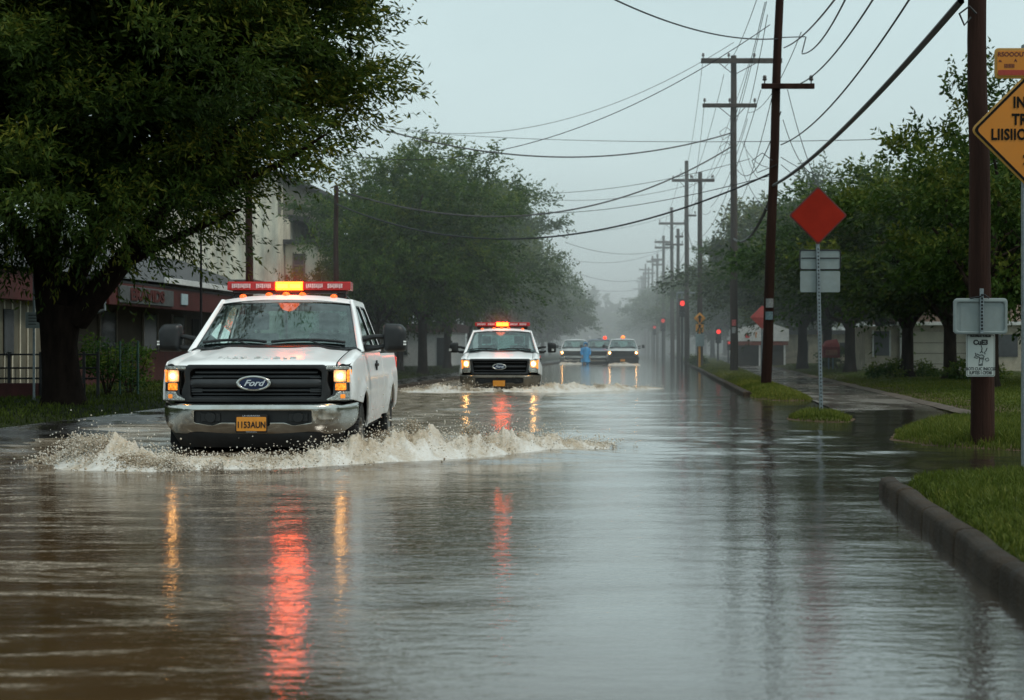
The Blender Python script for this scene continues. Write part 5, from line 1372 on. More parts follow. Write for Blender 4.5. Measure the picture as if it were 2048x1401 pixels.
# things fixed to the thick brown pole: sign seen from behind and white notice
D = 16.25; px2m = D / F
S = empty('sign_back', ((1962 - 1024) / F * D, D, ZR(633, D)), math.radians(-6), 'blank grey back of a street sign clamped to the thick brown pole', 'road sign')
X_ = lambda px: (px - 1962) * px2m; up = lambda py: (633 - py) * px2m
panel('sign_plate', M['sign_back'], S, rect(X_(1909), X_(2012), up(668), up(598), .04), (), .010, .003, (), (), XZ(.0), smooth=False)
panel('rolled_edge', M['sign_back'], S, rect(X_(1908), X_(2013), up(669), up(597), .045), (rect(X_(1914), X_(2007), up(663), up(605), .035),), .03, .008, (), (), XZ(-.008))
mb = MB(); mb.box(X_(1909), X_(1917), -.006, .05, up(664), up(602)); mb.box(X_(1921), X_(1923), -.009, -.004, up(660), up(606)); mb.build('folded_flange', M['sign_back'], S, bevel=.003)
mb = MB(); perforated_post(mb, 0, -.035, up(668), up(578), 0, .018); mb.build('channel', M['galv'], S, bevel=.003)
holes('punched_holes', 0, -.035, up(668), up(578), S, 0, .035, .018)
mb = MB(); mb.tube([(X_(1940), -.02, up(597)), (X_(1958), -.05, up(594)), (X_(1966), -.06, up(590)), (X_(1976), -.04, up(597))], .008, 6); mb.build('clamp', M['dark_metal'], S)
Sn = empty('notice_sign', ((1961 - 1024) / F * 16.33, 16.33, ZR(711, 16.33)), 0, 'white notice with black print and a small plant drawing under the grey sign back', 'notice')
X_ = lambda px: (px - 1961) * px2m; up = lambda py: (711 - py) * px2m
panel('notice_plate', M['sign_white'], Sn, rect(X_(1932), X_(1990), up(754), up(668), .02), (), .006, .001, (), (), XZ(0), smooth=False)
panel('border', M['sign_text'], Sn, rect(X_(1933.5), X_(1988.5), up(752.5), up(669.5), .017), (rect(X_(1934.3), X_(1987.7), up(751.7), up(670.3), .015),), .002, 0, (), (), XZ(-.004), smooth=False)
for (s_, py, hpx, sx_, b_) in (('RnUrMmU IUfImIS', 672.5, 4.2, .95, .0015), ('CuE3', 685.5, 10, 1.0, .004), ('IuSI', 730, 4.5, 1, .001), ('BOTI CUC INICCIS', 738.5, 6.5, .80, .0008), ('IUFTES I CFDIII', 746.5, 6.5, .80, .0012)):
    lettering(s_, hpx * px2m * 1.35, M['sign_text'], Sn, (X_(1961), -.0045, up(py)), sx=sx_, ext=.001, bold=b_)
mb = MB()
def stroke(pts, wd=.0045): mb.tube([(X_(px), -.0045, up(py)) for px, py in pts], wd, 5)
stroke([(1962, 691), (1964, 697), (1963, 703), (1966, 706)]); stroke([(1963, 703), (1960, 706)])
stroke([(1974, 696), (1972, 702), (1969, 705), (1970, 709)]); stroke([(1953, 708), (1959, 711), (1964, 710), (1968, 713), (1966, 718)])
stroke([(1950, 706), (1952, 711), (1948, 715), (1954, 717), (1957, 714), (1951, 712)]); stroke([(1957, 714), (1962, 718), (1967, 719), (1963, 715)])
stroke([(1970, 718), (1976, 716), (1978, 721), (1973, 723), (1970, 718)], .003); stroke([(1959, 717), (1958, 727)], .004); stroke([(1966, 719), (1965, 727)], .003)
mb.build('drawing', M['sign_text'], Sn)

# small yellow signs far up the verge
D = 83; px2m = D / F; bx = (1399 - 1024) / F * D; zb = .08; up = lambda py: ZR(py, D) - zb; X_ = lambda px: (px - 1399) * px2m
S = empty('road_sign', (bx, D, zb), 0, 'small amber diamond, square and pale plate stacked on a yellow post by the far kerb', 'road sign')
mb = MB(); mb.box(-.06, .06, -.05, .05, -.3, up(640)); M['sign_amber'] = simple('fresh_amber_sign', (.85, .36, .02), .5, var=.1); mb.build('post', M['sign_amber'], S)
panel('diamond_plate', M['sign_amber'], S, dia(0, up(637), 12 * px2m, 2), (), .03, .004, (), (), XZ(-.08))
panel('square_plate', M['sign_amber'], S, rect(X_(1391), X_(1407), up(665), up(649), .04), (), .03, .004, (), (), XZ(-.08))
panel('lower_plate', M['sign_pale'], S, rect(X_(1391), X_(1408), up(693), up(668), .04), (), .03, .004, (), (), XZ(-.08))
mb = MB(); mb.tube([(0, -.10, up(645)), (0, -.10, up(632))], .05, 6); mb.tube([(-.1, -.10, up(636)), (0, -.10, up(631)), (.1, -.10, up(636))], .03, 6); mb.build('arrow_mark', M['sign_black'], S)
mb = MB(); mb.tube([(X_(1395), -.10, up(662)), (X_(1399), -.10, up(653)), (X_(1403), -.10, up(662))], .04, 6); mb.ball((X_(1399), -.1, up(652)), .07, 8, 5); mb.build('figure_mark', M['sign_black'], S)
# red diamond behind the leaning pole
D = 60; px2m = D / F; S = empty('road_sign', ((1524 - 1024) / F * D, D, .1), 0, 'red diamond sign half hidden behind the leaning pole', 'road sign')
up = lambda py: ZR(py, D) - .1
mb = MB(); mb.cyl((0, 0, -.2), (0, 0, up(640)), .035); mb.build('post', M['galv'], S)
panel('diamond_plate', simple('faded_red', (.42, .06, .05), .5, var=.2), S, dia(0, up(635), 24 * px2m, 2), (), .03, .004, (), (), XZ(-.05))
mb = MB(); mb.ball((15 * px2m, -.02, up(658)), .13, 12, 6, 1, .4, 1.2); mb.build('orange_flasher', M['lamp_amber_dim'], S)

# traffic signals
def signal(px, py, D, base_py, label, mat, arm=None, size=.16, post=True):
    x, y, z = P(px, py, D); S = empty('traffic_signal', (x, y, .05), 0, label, 'traffic signal', 'traffic signals showing red along the right side'); h = z - .05
    mb = MB(); mb.box(-size * .9, size * .9, 0, .25, h - size * 3.6, h + size * 1.2); B_ = mb.build('housing', M['black_plastic'], S, bevel=.02)
    for k in range(3):
        mb = MB(); mb.cyl((0, -.03, h - k * size * 1.55), (0, .02, h - k * size * 1.55), size * .68, n=14); mb.build('lens', M[mat] if k == 0 else M['black_gloss'], B_)
        mb = MB(); mb.loft([[(size * .75 * math.cos(a), yy, h - k * size * 1.55 + size * .75 * math.sin(a)) for a in [math.pi * (-.1 + 1.2 * i / 12) for i in range(13)]] for yy in (-.18, .0)], close=False); mb.build('visor', M['black_plastic'], B_)
    if post: mb = MB(); mb.cyl((0, .3, -.2), (0, .3, h + size * 1.2), .07); mb.build('post', M['dark_metal'], S)
    if arm:
        a0, a1, ay = arm; mb = MB(); zz = ZR(ay, D) - .05; mb.tube([((a0 - px) / F * D, .3, zz), ((a1 - px) / F * D, .3, zz)], .07, 8); mb.tube([((a0 - px) / F * D, .3, zz), ((a0 - px) / F * D, .3, zz - .6)], .05, 6); mb.tube([(0, .3, zz), (0, .3, h)], .06, 6); mb.build('arm', M['galv'], S)
signal(1365, 607, 100, 0, 'traffic signal glowing red under a pale cross bar', 'signal_red', (1355, 1392, 586), .24)
signal(1437, 664, 110, 0, 'low traffic signal glowing red between the straight tall pole and the yellow signs', 'signal_red', None, .22)
signal(1326, 642, 140, 0, 'dim red traffic signal among the misty poles', 'signal_dim', None, .26)
signal(1309, 655, 175, 0, 'faintest red traffic signal deep in the haze', 'signal_dim', None, .24)
signal(1458, 686, 112, 0, 'small dim red traffic signal beside the straight tall pole', 'signal_dim', None, .15)

# newspaper box, small utility sign at the left, thin posts
x, y = G(1660, 742, .1); D = y; px2m = D / F
S = empty('newspaper_box', ((1660 - 1024) / F * 70, 70, .12), 0, 'red newspaper box on a blue grey post at the lawn edge', 'newspaper box')
mb = MB(); mb.box(-.09, -.03, -.04, .04, 0, .55); mb.box(.1, .16, -.04, .04, 0, .55); mb.build('post', simple('blue_post', (.10, .17, .22), .5), S)
mb = MB(); mb.box(-.36, .40, -.25, .25, .5, 1.0); mb.add([(-.36, -.25, 1.0), (.40, -.25, 1.0), (.30, -.1, 1.35), (-.2, -.1, 1.25), (-.36, .25, 1.0), (.40, .25, 1.0), (.30, .1, 1.35), (-.2, .1, 1.25)], [(0, 1, 2, 3), (4, 7, 6, 5), (3, 2, 6, 7), (0, 3, 7, 4), (1, 5, 6, 2)])
mb.build('box', simple('box_red', (.22, .03, .03), .5, var=.3), S, bevel=.02)
mb = MB(); mb.box(-.25, .28, -.275, -.252, .62, .86); mb.build('door', simple('box_door', (.30, .12, .08), .35, var=.4), S)
D = 28.5; px2m = D / F
S = empty('notice_sign', ((68 - 1024) / F * D, D, .08), 0, 'small grey white notice on a thin post beside the big shade tree', 'notice')
up = lambda py: ZR(py, D) - .08
mb = MB(); mb.cyl((0, 0, -.2), (0, 0, up(534)), .022); mb.build('post', M['galv'], S)
panel('notice_plate', simple('grey_notice', (.26, .30, .30), .5), S, rect(-16 * px2m, 13 * px2m, up(657), up(625), .02), (), .01, .002, (), (), XZ(-.03))
for k in range(4):
    mb = MB(); mb.box(-.09, .08 - .03 * (k % 2), -.038, -.0365, up(631 + 6 * k) - .007, up(631 + 6 * k) + .007); mb.build('print_line', M['sign_text'], S)
D = 29.5
S = empty('lamp_post', ((402 - 1024) / F * D, D, .05), 0, 'thin dark post rising beside the red shop sign', 'post')
mb = MB(); mb.tube([(0, 0, -.2), (0, 0, ZR(470, D)), (.05, 0, ZR(455, D))], [.03, .02, .015], 8); mb.build('shaft', M['dark_metal'], S)

# ------------------------------------------------------------------ buildings
M['cream'] = simple('cream_siding', (.78, .74, .60), .7, var=.2, scale=2, dirt=((.2, .16, .11), .7, 1.5), stretch=(1, 1, .3))
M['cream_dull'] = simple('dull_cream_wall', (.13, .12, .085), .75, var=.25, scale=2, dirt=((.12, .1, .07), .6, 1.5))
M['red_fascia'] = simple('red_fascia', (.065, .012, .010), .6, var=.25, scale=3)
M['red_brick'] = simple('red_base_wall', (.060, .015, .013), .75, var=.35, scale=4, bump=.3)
M['shade_wall'] = simple('shaded_wall', (.055, .043, .030), .75, var=.25, scale=2)  # like the dull cream and reds above: tree shade on the shop put into colour
M['roof_dark'] = simple('grey_roof', (.045, .045, .046), .7, var=.3, stretch=(4, 1, 1))
M['roof_white'] = simple('white_eave', (.62, .63, .62), .5, var=.15)
M['window'] = simple('window_glass', (.02, .024, .026), .08, var=.4)
M['win_frame'] = simple('window_frame', (.16, .14, .11), .6, var=.2)
M['rust'] = simple('rusty_red', (.24, .055, .03), .7, var=.4, scale=5)
M['tan'] = simple('tan_brick', (.42, .37, .28), .75, var=.3, scale=3, bump=.3, dirt=((.14, .11, .08), .5, 2))
M['garage'] = simple('garage_door', (.38, .35, .28), .6, var=.15, scale=2)
M['sign_grey'] = simple('shop_sign_grey', (.075, .08, .08), .6, var=.3)
ROAD = math.atan(.09)
def building(x, y, rz, label, name='building'):
    return empty(name, (x, y, .0), rz, label, 'building')
def bx(T, nm, mat, x0, x1, y0, y1, z0, z1, bev=.01):
    mb = MB(); mb.box(x0, x1, y0, y1, z0, z1); return mb.build(nm, M[mat], T, bevel=bev)
# local frame of the left shop: u runs along the street (away from the camera), v = out to the road
def frame_mat(x, y): return None
def shop_part(T, nm, mat, u0, u1, v0, v1, z0, z1, bev=.01, parent=None):
    # local y = u (away), local x = v (toward road)
    mb = MB(); mb.box(v0, v1, u0, u1, z0, z1); return mb.build(nm, M[mat], parent or T, bevel=bev)
# red shop: facade along the road from D 30 to 53
Y0 = 31.0; X0 = -13.7 + .09 * Y0
T = building(X0, Y0, -ROAD, 'low dark red shop with lettered fascia and porch under the shade tree', 'shop')
sp = lambda *a, **k: shop_part(T, *a, **k)
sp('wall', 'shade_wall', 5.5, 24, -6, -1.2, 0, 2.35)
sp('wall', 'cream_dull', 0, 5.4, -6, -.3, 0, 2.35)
sp('base_wall', 'red_brick', 6.2, 24, -1.15, -.75, 0, .95)
sp('fascia', 'red_fascia', -1.5, 6.4, -.25, .0, 2.1, 2.72)
sp('fascia', 'red_fascia', 8.2, 24.5, -.1, .1, 2.15, 2.72)
sp('canopy', 'roof_dark', 6.5, 24.5, -1.6, .05, 2.73, 2.80)
mb = MB(); mb.add([(-6.3, -1.8, 2.75), (.12, -1.8, 2.78), (.12, 25, 2.95), (-6.3, 25, 2.95), (-3.2, -1.8, 4.0), (-3.2, 25, 4.2)], [(0, 1, 4), (1, 2, 5, 4), (2, 3, 5), (3, 0, 4, 5)]); mb.build('roof', M['roof_dark'], T)
sp('eave', 'roof_white', 12.5, 25, .13, .22, 2.86, 3.02)
sg_ = sp('sign_panel', 'sign_grey', 8.8, 13.3, .11, .16, 2.22, 2.66)
lettering('ERAVIDS', .42, M['red_fascia'], sg_, (.175, 11.0, 2.44), (math.pi / 2, 0, math.pi / 2), sx=1.75, ext=.01, bold=.02)
sp('notice_panel', 'sign_pale', 14.1, 14.7, .11, .15, 2.30, 2.62)
for i, u in enumerate((7.6, 11.0, 14.6, 17.4)):
    wv = sp('window', 'window', u, u + 1.25, -1.19, -1.15, .98, 2.05); sp('window_frame', 'win_frame', u - .06, u, -1.19, -1.12, .95, 2.1, parent=wv); sp('window_frame', 'win_frame', u + 1.25, u + 1.31, -1.19, -1.12, .95, 2.1, parent=wv)
for u in (.6, 1.6, 2.7): sp('window', 'window', u, u + .5, -.295, -.26, .9, 1.9)
sp('porch_column', 'red_brick', 6.0, 6.35, -.4, -.05, 0, 2.1); sp('porch_column', 'cream', 5.4, 5.7, -.5, -.1, 0, 2.1)
sp('door', 'void', 19.5, 20.6, -1.19, -1.14, .0, 2.0)
mb = MB(); mb.tube([(.2, 7.6, 2.5), (.2, 7.6, 2.0), (-.6, 7.6, 1.7), (-.6, 7.6, .1)], .04, 8); mb.build('downpipe', M['galv'], T)
for k in range(12): sp('batten', 'cream', .2 + .42 * k, .24 + .42 * k, -.30, -.27, .0, 2.1)
# front gable end facing the camera: cream boards behind the tree
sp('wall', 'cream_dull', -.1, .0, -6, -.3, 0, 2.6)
for k, (a, b_) in enumerate(((-5.6, -4.9), (-4.2, -3.2), (-2.5, -1.6))): sp('window', 'window', -.14, -.1, a, b_, .9, 2.0)
sp('fascia', 'red_fascia', -.35, -.15, -6.2, .0, 2.1, 2.72)
# low brick wall with black railing and gate
T = empty('railing', P(100, 802, 30), 0, 'black bar railing on a low red brick wall behind the shade tree', 'fence'); T.location.z = 0.05
w0, w1 = (-160 - 100) / F * 30, (150 - 100) / F * 30
mb = MB(); mb.box(w0, (75 - 100) / F * 30, .0, .2, -.2, .33); mb.box((140 - 100) / F * 30, (165 - 100) / F * 30, 0, .2, -.2, .33); mb.build('brick_wall', M['red_brick'], T, bevel=.01)
mb = MB()
for z in (.88, .62, .42): mb.tube([(w0, .1, z), ((192 - 100) / F * 30, .1, z)], .018, 6)
mb.build('rail', M['dark_metal'], T)
for px in (-150, -60, 15, 78, 165, 193):
    mb = MB(); mb.box((px - 100) / F * 30 - .025, (px - 100) / F * 30 + .025, .08, .13, -.1, .93); mb.build('fence_post', M['dark_metal'], T)
mb = MB()
for k in range(16): mb.tube([(w0 + k * .20, .1, .33), (w0 + k * .20, .1, .62)], .007, 4)
mb.build('bars', M['dark_metal'], T)
T = empty('wire_fence', P(250, 800, 32), 0, 'green wire fence with thin posts in front of the red base wall', 'fence'); T.location.z = .05
M['fence_green'] = simple('fence_green', (.03, .075, .06), .5, var=.3)
for px in (196, 240, 276):
    mb = MB(); mb.cyl(((px - 250) / F * 32, 0, -.1), ((px - 250) / F * 32, 0, 1.15), .022); mb.build('fence_post', M['fence_green'], T)
mb = MB()
for k in range(9): mb.tube([(-54 / F * 32, 0, .15 + .12 * k), (26 / F * 32, 0, .15 + .12 * k)], .005, 4)
for k in range(10): mb.tube([(-54 / F * 32 + .088 * k, 0, .1), (-54 / F * 32 + .088 * k, 0, 1.1)], .004, 4)
mb.build('mesh_wire', M['fence_green'], T)

# tall cream industrial building
def corrugated(T, nm, mat, u0, u1, v, z0, z1, axis='y', step=.32, amp=.03):
    mb = MB(); pts = []; n = int((u1 - u0) / step * 4)
    prof = [(u0 + (u1 - u0) * i / n, v + amp * (1 if (i % 4) in (1, 2) else 0)) for i in range(n + 1)]
    if axis == 'y': mb.loft([[(b, a, z) for a, b in prof] for z in (z0, z1)], close=False)
    else: mb.loft([[(a, -b, z) for a, b in prof] for z in (z0, z1)], close=False)
    return mb.build(nm, M[mat], T)
D0 = 62; x0 = (556 - 1024) / F * D0
T = building(x0, D0, -ROAD, 'tall weathered cream metal building with a small window above the first pickup')
bx(T, 'wall', 'cream_dull', -7, -.06, .06, 12, 0, 7.9); bx(T, 'wall', 'cream_dull', -4.9, .35, 5.0, 14, 0, 6.4)
corrugated(T, 'front_cladding', 'cream', -7, 0, 0, 0, 7.9, 'x', .45, .035)
corrugated(T, 'side_cladding', 'cream', 0, 5, -.02, 0, 6.3, 'y', .45, .035)
corrugated(T, 'side_cladding', 'cream', 5, 14, .40, 0, 6.1, 'y', .45, .035)
mb = MB(); mb.add([(-7.2, -.2, 7.9), (.25, -.2, 7.9), (.25, 12, 7.9), (-7.2, 12, 7.9), (-7.2, -.2, 8.05), (.25, -.2, 8.05), (.25, 12, 8.05), (-7.2, 12, 8.05)], [(0, 1, 2, 3), (4, 7, 6, 5), (0, 4, 5, 1), (1, 5, 6, 2), (2, 6, 7, 3), (3, 7, 4, 0)]); mb.build('roof', M['roof_dark'], T)
mb = MB(); mb.add([(-.2, 2, 6.35), (.8, 2, 6.2), (.8, 14.4, 5.4), (-.2, 14.4, 5.9), (-.2, 2, 6.55), (.8, 2, 6.4), (.8, 14.4, 5.6), (-.2, 14.4, 6.1)], [(0, 3, 2, 1), (4, 5, 6, 7), (0, 1, 5, 4), (1, 2, 6, 5), (2, 3, 7, 6), (3, 0, 4, 7)]); mb.build('lean_to_roof', M['roof_dark'], T)
# small tower annex with the window, standing proud toward the road and facing the camera
bx(T, 'annex', 'cream', .05, 1.35, 1.0, 4.0, 0, 5.25); bx(T, 'annex_roof', 'roof_dark', -.05, 1.5, .8, 4.2, 5.25, 5.42)
wv = bx(T, 'window', 'window', .42, .80, .965, .99, 3.95, 4.85); bx(wv, 'window_frame', 'win_frame', .36, .42, .94, .998, 3.9, 4.9); bx(wv, 'window_frame', 'win_frame', .80, .86, .94, .998, 3.9, 4.9); bx(wv, 'window_frame', 'win_frame', .36, .86, .945, .995, 4.36, 4.41)
bx(T, 'red_panel', 'rust', .40, .84, .93, .985, 3.25, 3.93); bx(T, 'ledge', 'rust', .3, .95, .80, .99, 3.12, 3.22)
for x_ in (-.05, .16): mb = MB(); mb.cyl((x_, .8, 0), (x_, .8, 7.6 if x_ < 0 else 4.0), .05); mb.build('downpipe', M['cream' if x_ < 0 else 'rust'], T)
T = building((470 - 1024) / F * 56, 56, -ROAD, 'low yellowish annex with a flat dark roof behind the red shop')
bx(T, 'wall', 'cream', -4, .6, 0, 5, 0, 3.3); bx(T, 'roof', 'roof_dark', -4.2, .75, -.2, 5.2, 3.3, 3.5)
# small house behind the left trees
T = building((868 - 1024) / F * 82, 82, -ROAD, 'small pale house with a red roof edge between the left tree trunks', 'house')
bx(T, 'wall', 'roof_white', -5, .8, 0, 7, 0, 1.9); bx(T, 'roof', 'red_fascia', -5.2, 1.0, -.2, 7.2, 1.9, 2.35); bx(T, 'door', 'window', .15, .55, -.04, 0, 0, 1.6); bx(T, 'window', 'window', -2.4, -1.4, -.04, -.005, .7, 1.4)
T = building((760 - 1024) / F * 78, 78, -ROAD, 'dim long brown building hidden behind the left trees')
bx(T, 'wall', 'shade_wall', -8, 0, 0, 9, 0, 2.5); bx(T, 'roof', 'roof_dark', -8.3, .3, -.3, 9.3, 2.5, 2.75)
for k in range(4): bx(T, 'window', 'window', -1.2 - 1.7 * k, -.5 - 1.7 * k, -.04, -.003, .8, 1.9)

# right houses
T = building((1730 - 1024) / F * 64, 64, -math.atan(.115), 'tan house with a wide garage door and a pale eave behind the two trunk tree', 'house')
bx(T, 'wall', 'tan', 0, 1.35, 0, 8, 0, 1.95); bx(T, 'wall', 'tan', 4.2, 9, -.3, 8, 0, 2.0); bx(T, 'wall', 'tan', 1.35, 4.2, .15, 8, 0, 2.0)
g = bx(T, 'garage_door', 'garage', 1.75, 4.1, .05, .14, 0, 1.72)
for k in range(3): bx(g, 'panel_line', 'shade_wall', 1.78, 4.07, .035, .048, .40 + .43 * k, .425 + .43 * k, .001)
bx(T, 'pillar', 'roof_white', 1.38, 1.68, -.3, .0, 0, 1.95); bx(T, 'eave', 'roof_white', 1.2, 9.2, -.55, -.2, 1.98, 2.12)
mb = MB(); mb.add([(1.1, -.5, 2.13), (9.3, -.5, 2.13), (9.3, 8, 2.13), (1.1, 8, 2.13), (1.1, 3.7, 3.4), (9.3, 3.7, 3.4)], [(0, 1, 5, 4), (1, 2, 5), (2, 3, 4, 5), (3, 0, 4)]); mb.build('roof', simple('brown_shingle', (.14, .09, .06), .8, var=.35, scale=8), T)
for a in (.35,): wv = bx(T, 'window', 'window', a, a + .62, -.04, -.003, .75, 1.75); bx(wv, 'window_frame', 'roof_white', a - .06, a, -.06, -.002, .7, 1.8); bx(wv, 'window_frame', 'roof_white', a + .62, a + .68, -.06, -.002, .7, 1.8)
for a in (5.0, 6.6): bx(T, 'window', 'window', a, a + 1.0, -.34, -.303, .7, 1.6)
T = building((1580 - 1024) / F * 96, 96, -math.atan(.115), 'low tan house half hidden by trunks left of the newspaper box', 'house')
bx(T, 'wall', 'tan', -.5, 4.4, 0, 7, 0, 1.9); bx(T, 'roof', 'roof_dark', -.8, 4.7, -.3, 7.3, 1.9, 2.15); bx(T, 'door', 'window', .6, 1.1, -.05, -.003, 0, 1.5); bx(T, 'corner_board', 'roof_white', 2.0, 2.15, -.08, -.003, 0, 1.9); bx(T, 'window', 'window', 3.0, 3.8, -.05, -.003, .7, 1.4)
T = building((1468 - 1024) / F * 92, 92, -.1, 'white gabled shop with coloured lettering and open dark porch', 'shop'); T.scale = (.85, .85, .85)
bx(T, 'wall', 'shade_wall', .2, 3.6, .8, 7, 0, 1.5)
for x_ in (.1, 1.7, 3.4): bx(T, 'porch_post', 'roof_white', x_, x_ + .12, .0, .12, 0, 1.5)
bx(T, 'beam', 'rust', 0, 3.7, -.05, .2, 1.45, 1.72)
mb = MB(); mb.add([(-.05, -.1, 1.73), (3.75, -.1, 1.73), (3.75, -.1, 2.55), (2.4, -.1, 3.0), (-.05, -.1, 2.6), (-.05, 7, 1.73), (3.75, 7, 1.73), (3.75, 7, 2.55), (2.4, 7, 3.0), (-.05, 7, 2.6)], [(0, 1, 2, 3, 4), (5, 9, 8, 7, 6), (0, 4, 9, 5), (1, 6, 7, 2), (2, 7, 8, 3), (3, 8, 9, 4), (0, 5, 6, 1)])
gb = mb.build('gable', M['roof_white'], T); 
lettering('a', .55, simple('shop_red', (.6, .05, .05), .5), gb, (.9, -.12, 2.15), sx=1.2, ext=.01, bold=.03); lettering('?', .5, M['sign_yellow'], gb, (1.5, -.12, 2.15), ext=.01, bold=.02); lettering('7', .45, M['sign_text'], gb, (2.05, -.12, 2.12), ext=.01, bold=.02)
# ------------------------------------------------------------------ splashing flood water
m, nt = newmat('muddy_foam')
b = nt.new('ShaderNodeBsdfPrincipled', Roughness=.35, IOR=1.33); b.inputs['Subsurface Weight'].default_value = 0
a = nt.new('ShaderNodeAttribute', attribute_name='tone'); ri = nt.new('ShaderNodeNewGeometry').outputs['Random Per Island']
nz_ = noise(nt, 45, 4, .7, coords(nt, (1, 1, 1), 'World'))
t_ = math_(nt, 'ADD', a.outputs['Fac'], math_(nt, 'MULTIPLY', math_(nt, 'SUBTRACT', nz_, .5), .9), True)
colr = ramp(nt, t_, [(0, (.24, .165, .095)), (.45, (.62, .52, .39)), (1, (.95, .93, .88))])
nt.ln(colr, b.inputs['Base Color'])
tl = nt.new('ShaderNodeBsdfTranslucent'); nt.ln(colr, tl.inputs[0])
mx = nt.new('ShaderNodeMixShader'); mx.inputs[0].default_value = .35
nt.ln(b.outputs[0], mx.inputs[1]); nt.ln(tl.outputs[0], mx.inputs[2]); nt.ln(mx.outputs[0], nt.out.inputs[0])
M['foam'] = m
OCT = np.array([[1, 0, 0], [-1, 0, 0], [0, 1, 0], [0, -1, 0], [0, 0, 1], [0, 0, -1]], float)
OF = np.array([[0, 2, 4], [2, 1, 4], [1, 3, 4], [3, 0, 4], [2, 0, 5], [1, 2, 5], [3, 1, 5], [0, 3, 5]])
def droplets(name, C, R_, tone, label, r):
    n = len(C)
    st = r.uniform(.6, 1.6, (n, 1, 3)); v = C[:, None, :] + OCT[None] * R_[:, None, None] * st
    f = (np.arange(n)[:, None, None] * 6 + OF[None]).reshape(-1)
    me = np_mesh(name, v.reshape(-1, 3), f, np.full(n * 8, 3), True); attr(me, 'tone', np.repeat(np.clip(tone, 0, 1), 6))
    return tag(link(name, me, M['foam']), label, 'splash', kind='stuff')
def along(path, n, r):
    """random points on a crest line: position, crest height, width and across direction"""
    p = np.array(path, float); seg = np.linalg.norm(np.diff(p[:, :2], axis=0), axis=1); c = np.concatenate([[0], np.cumsum(seg)]); s = r.uniform(0, c[-1], n)
    q = np.stack([np.interp(s, c, p[:, k]) for k in range(p.shape[1])], -1)
    e = .01; q2 = np.stack([np.interp(np.clip(s + e, 0, c[-1]), c, p[:, k]) for k in (0, 1)], -1); q1 = np.stack([np.interp(np.clip(s - e, 0, c[-1]), c, p[:, k]) for k in (0, 1)], -1)
    d = q2 - q1; d /= np.linalg.norm(d, axis=1, keepdims=True) + 1e-9
    return q, np.stack([d[:, 1], -d[:, 0]], -1), s
def splash(paths, n, label, seed, size=1.0, back=1.0):
    r = np.random.default_rng(seed); Cs, Rs, Ts = [], [], []
    L_ = [np.linalg.norm(np.diff(np.array(p)[:, :2], axis=0), axis=1).sum() for p in paths]
    for path, l in zip(paths, L_):
        k = int(n * l / sum(L_))
        q, nr, s = along(path, k, r)
        # plumes: the crest height flickers along its length
        fl = np.clip(.62 + .28 * np.sin(s * 7.3 + seed) + .22 * np.sin(s * 17.1 + 2) + .20 * np.sin(s * 41 + 1) + .12 * np.sin(s * 83 + 3), .15, 1.5)
        u = r.uniform(0, 1, k) ** .7; h = q[:, 2] * fl * u ** 1.4 * 1.15
        # curling section: foot wide in front, crest leaning back toward the truck
        wdt = q[:, 3] * (1 - .62 * u) ; off = r.normal(0, 1, k) * wdt * .5 + u * .12 * back
        C = np.stack([q[:, 0] - nr[:, 0] * off, q[:, 1] - nr[:, 1] * off, h + .004], -1) + r.normal(0, .012, (k, 3))
        C[:, 2] = np.maximum(C[:, 2], .002)
        R_ = size * (.0078 * (1 - .6 * u) * r.uniform(.35, 1.5, k) + .0026)
        T_ = .70 + .26 * np.sin(s * 5.1 + 1) * .5 + r.normal(0, .14, k) - .20 * u + .1 * (u < .15)
        Cs.append(C); Rs.append(R_); Ts.append(T_)
        # flung spray
        k2 = k // 11; q, nr, s = along(path, k2, r); u = r.uniform(0, 1, k2)
        C = np.stack([q[:, 0] - nr[:, 0] * r.normal(.05, .22, k2), q[:, 1] - nr[:, 1] * r.normal(.05, .22, k2), q[:, 2] * (.4 + 1.0 * r.exponential(.3, k2))], -1) + r.normal(0, .05, (k2, 3))
        C[:, 2] = np.maximum(C[:, 2], .003)
        Cs.append(C); Rs.append(size * r.uniform(.003, .008, k2)); Ts.append(r.uniform(.55, .95, k2))
    return droplets('splash', np.concatenate(Cs), np.concatenate(Rs), np.concatenate(Ts), label, r)
def vn2(x, y, seed=0):
    """hashed lattice noise in 0..1"""
    xi, yi = np.floor(x).astype(np.int64), np.floor(y).astype(np.int64); fx, fy = x - xi, y - yi
    fx, fy = fx * fx * (3 - 2 * fx), fy * fy * (3 - 2 * fy)
    def h(a, b):
        n = (a * 374761393 + b * 668265263 + seed * 974634777) & 0xffffffff
        n = ((n ^ (n >> 13)) * 1274126177) & 0xffffffff
        return ((n ^ (n >> 16)) & 0xffff) / 65535.0
    return (h(xi, yi) * (1 - fx) + h(xi + 1, yi) * fx) * (1 - fy) + (h(xi, yi + 1) * (1 - fx) + h(xi + 1, yi + 1) * fx) * fy
def froth(x, y, seed):
    s = np.zeros_like(x); a, t = 1.0, 0
    for o, f in enumerate((3.2, 7.5, 17, 38, 80)):
        n = vn2(x * f + 13 * o, y * f - 7 * o, seed + o); s += a * (1 - np.abs(2 * n - 1)); t += a; a *= .66
    return s / t
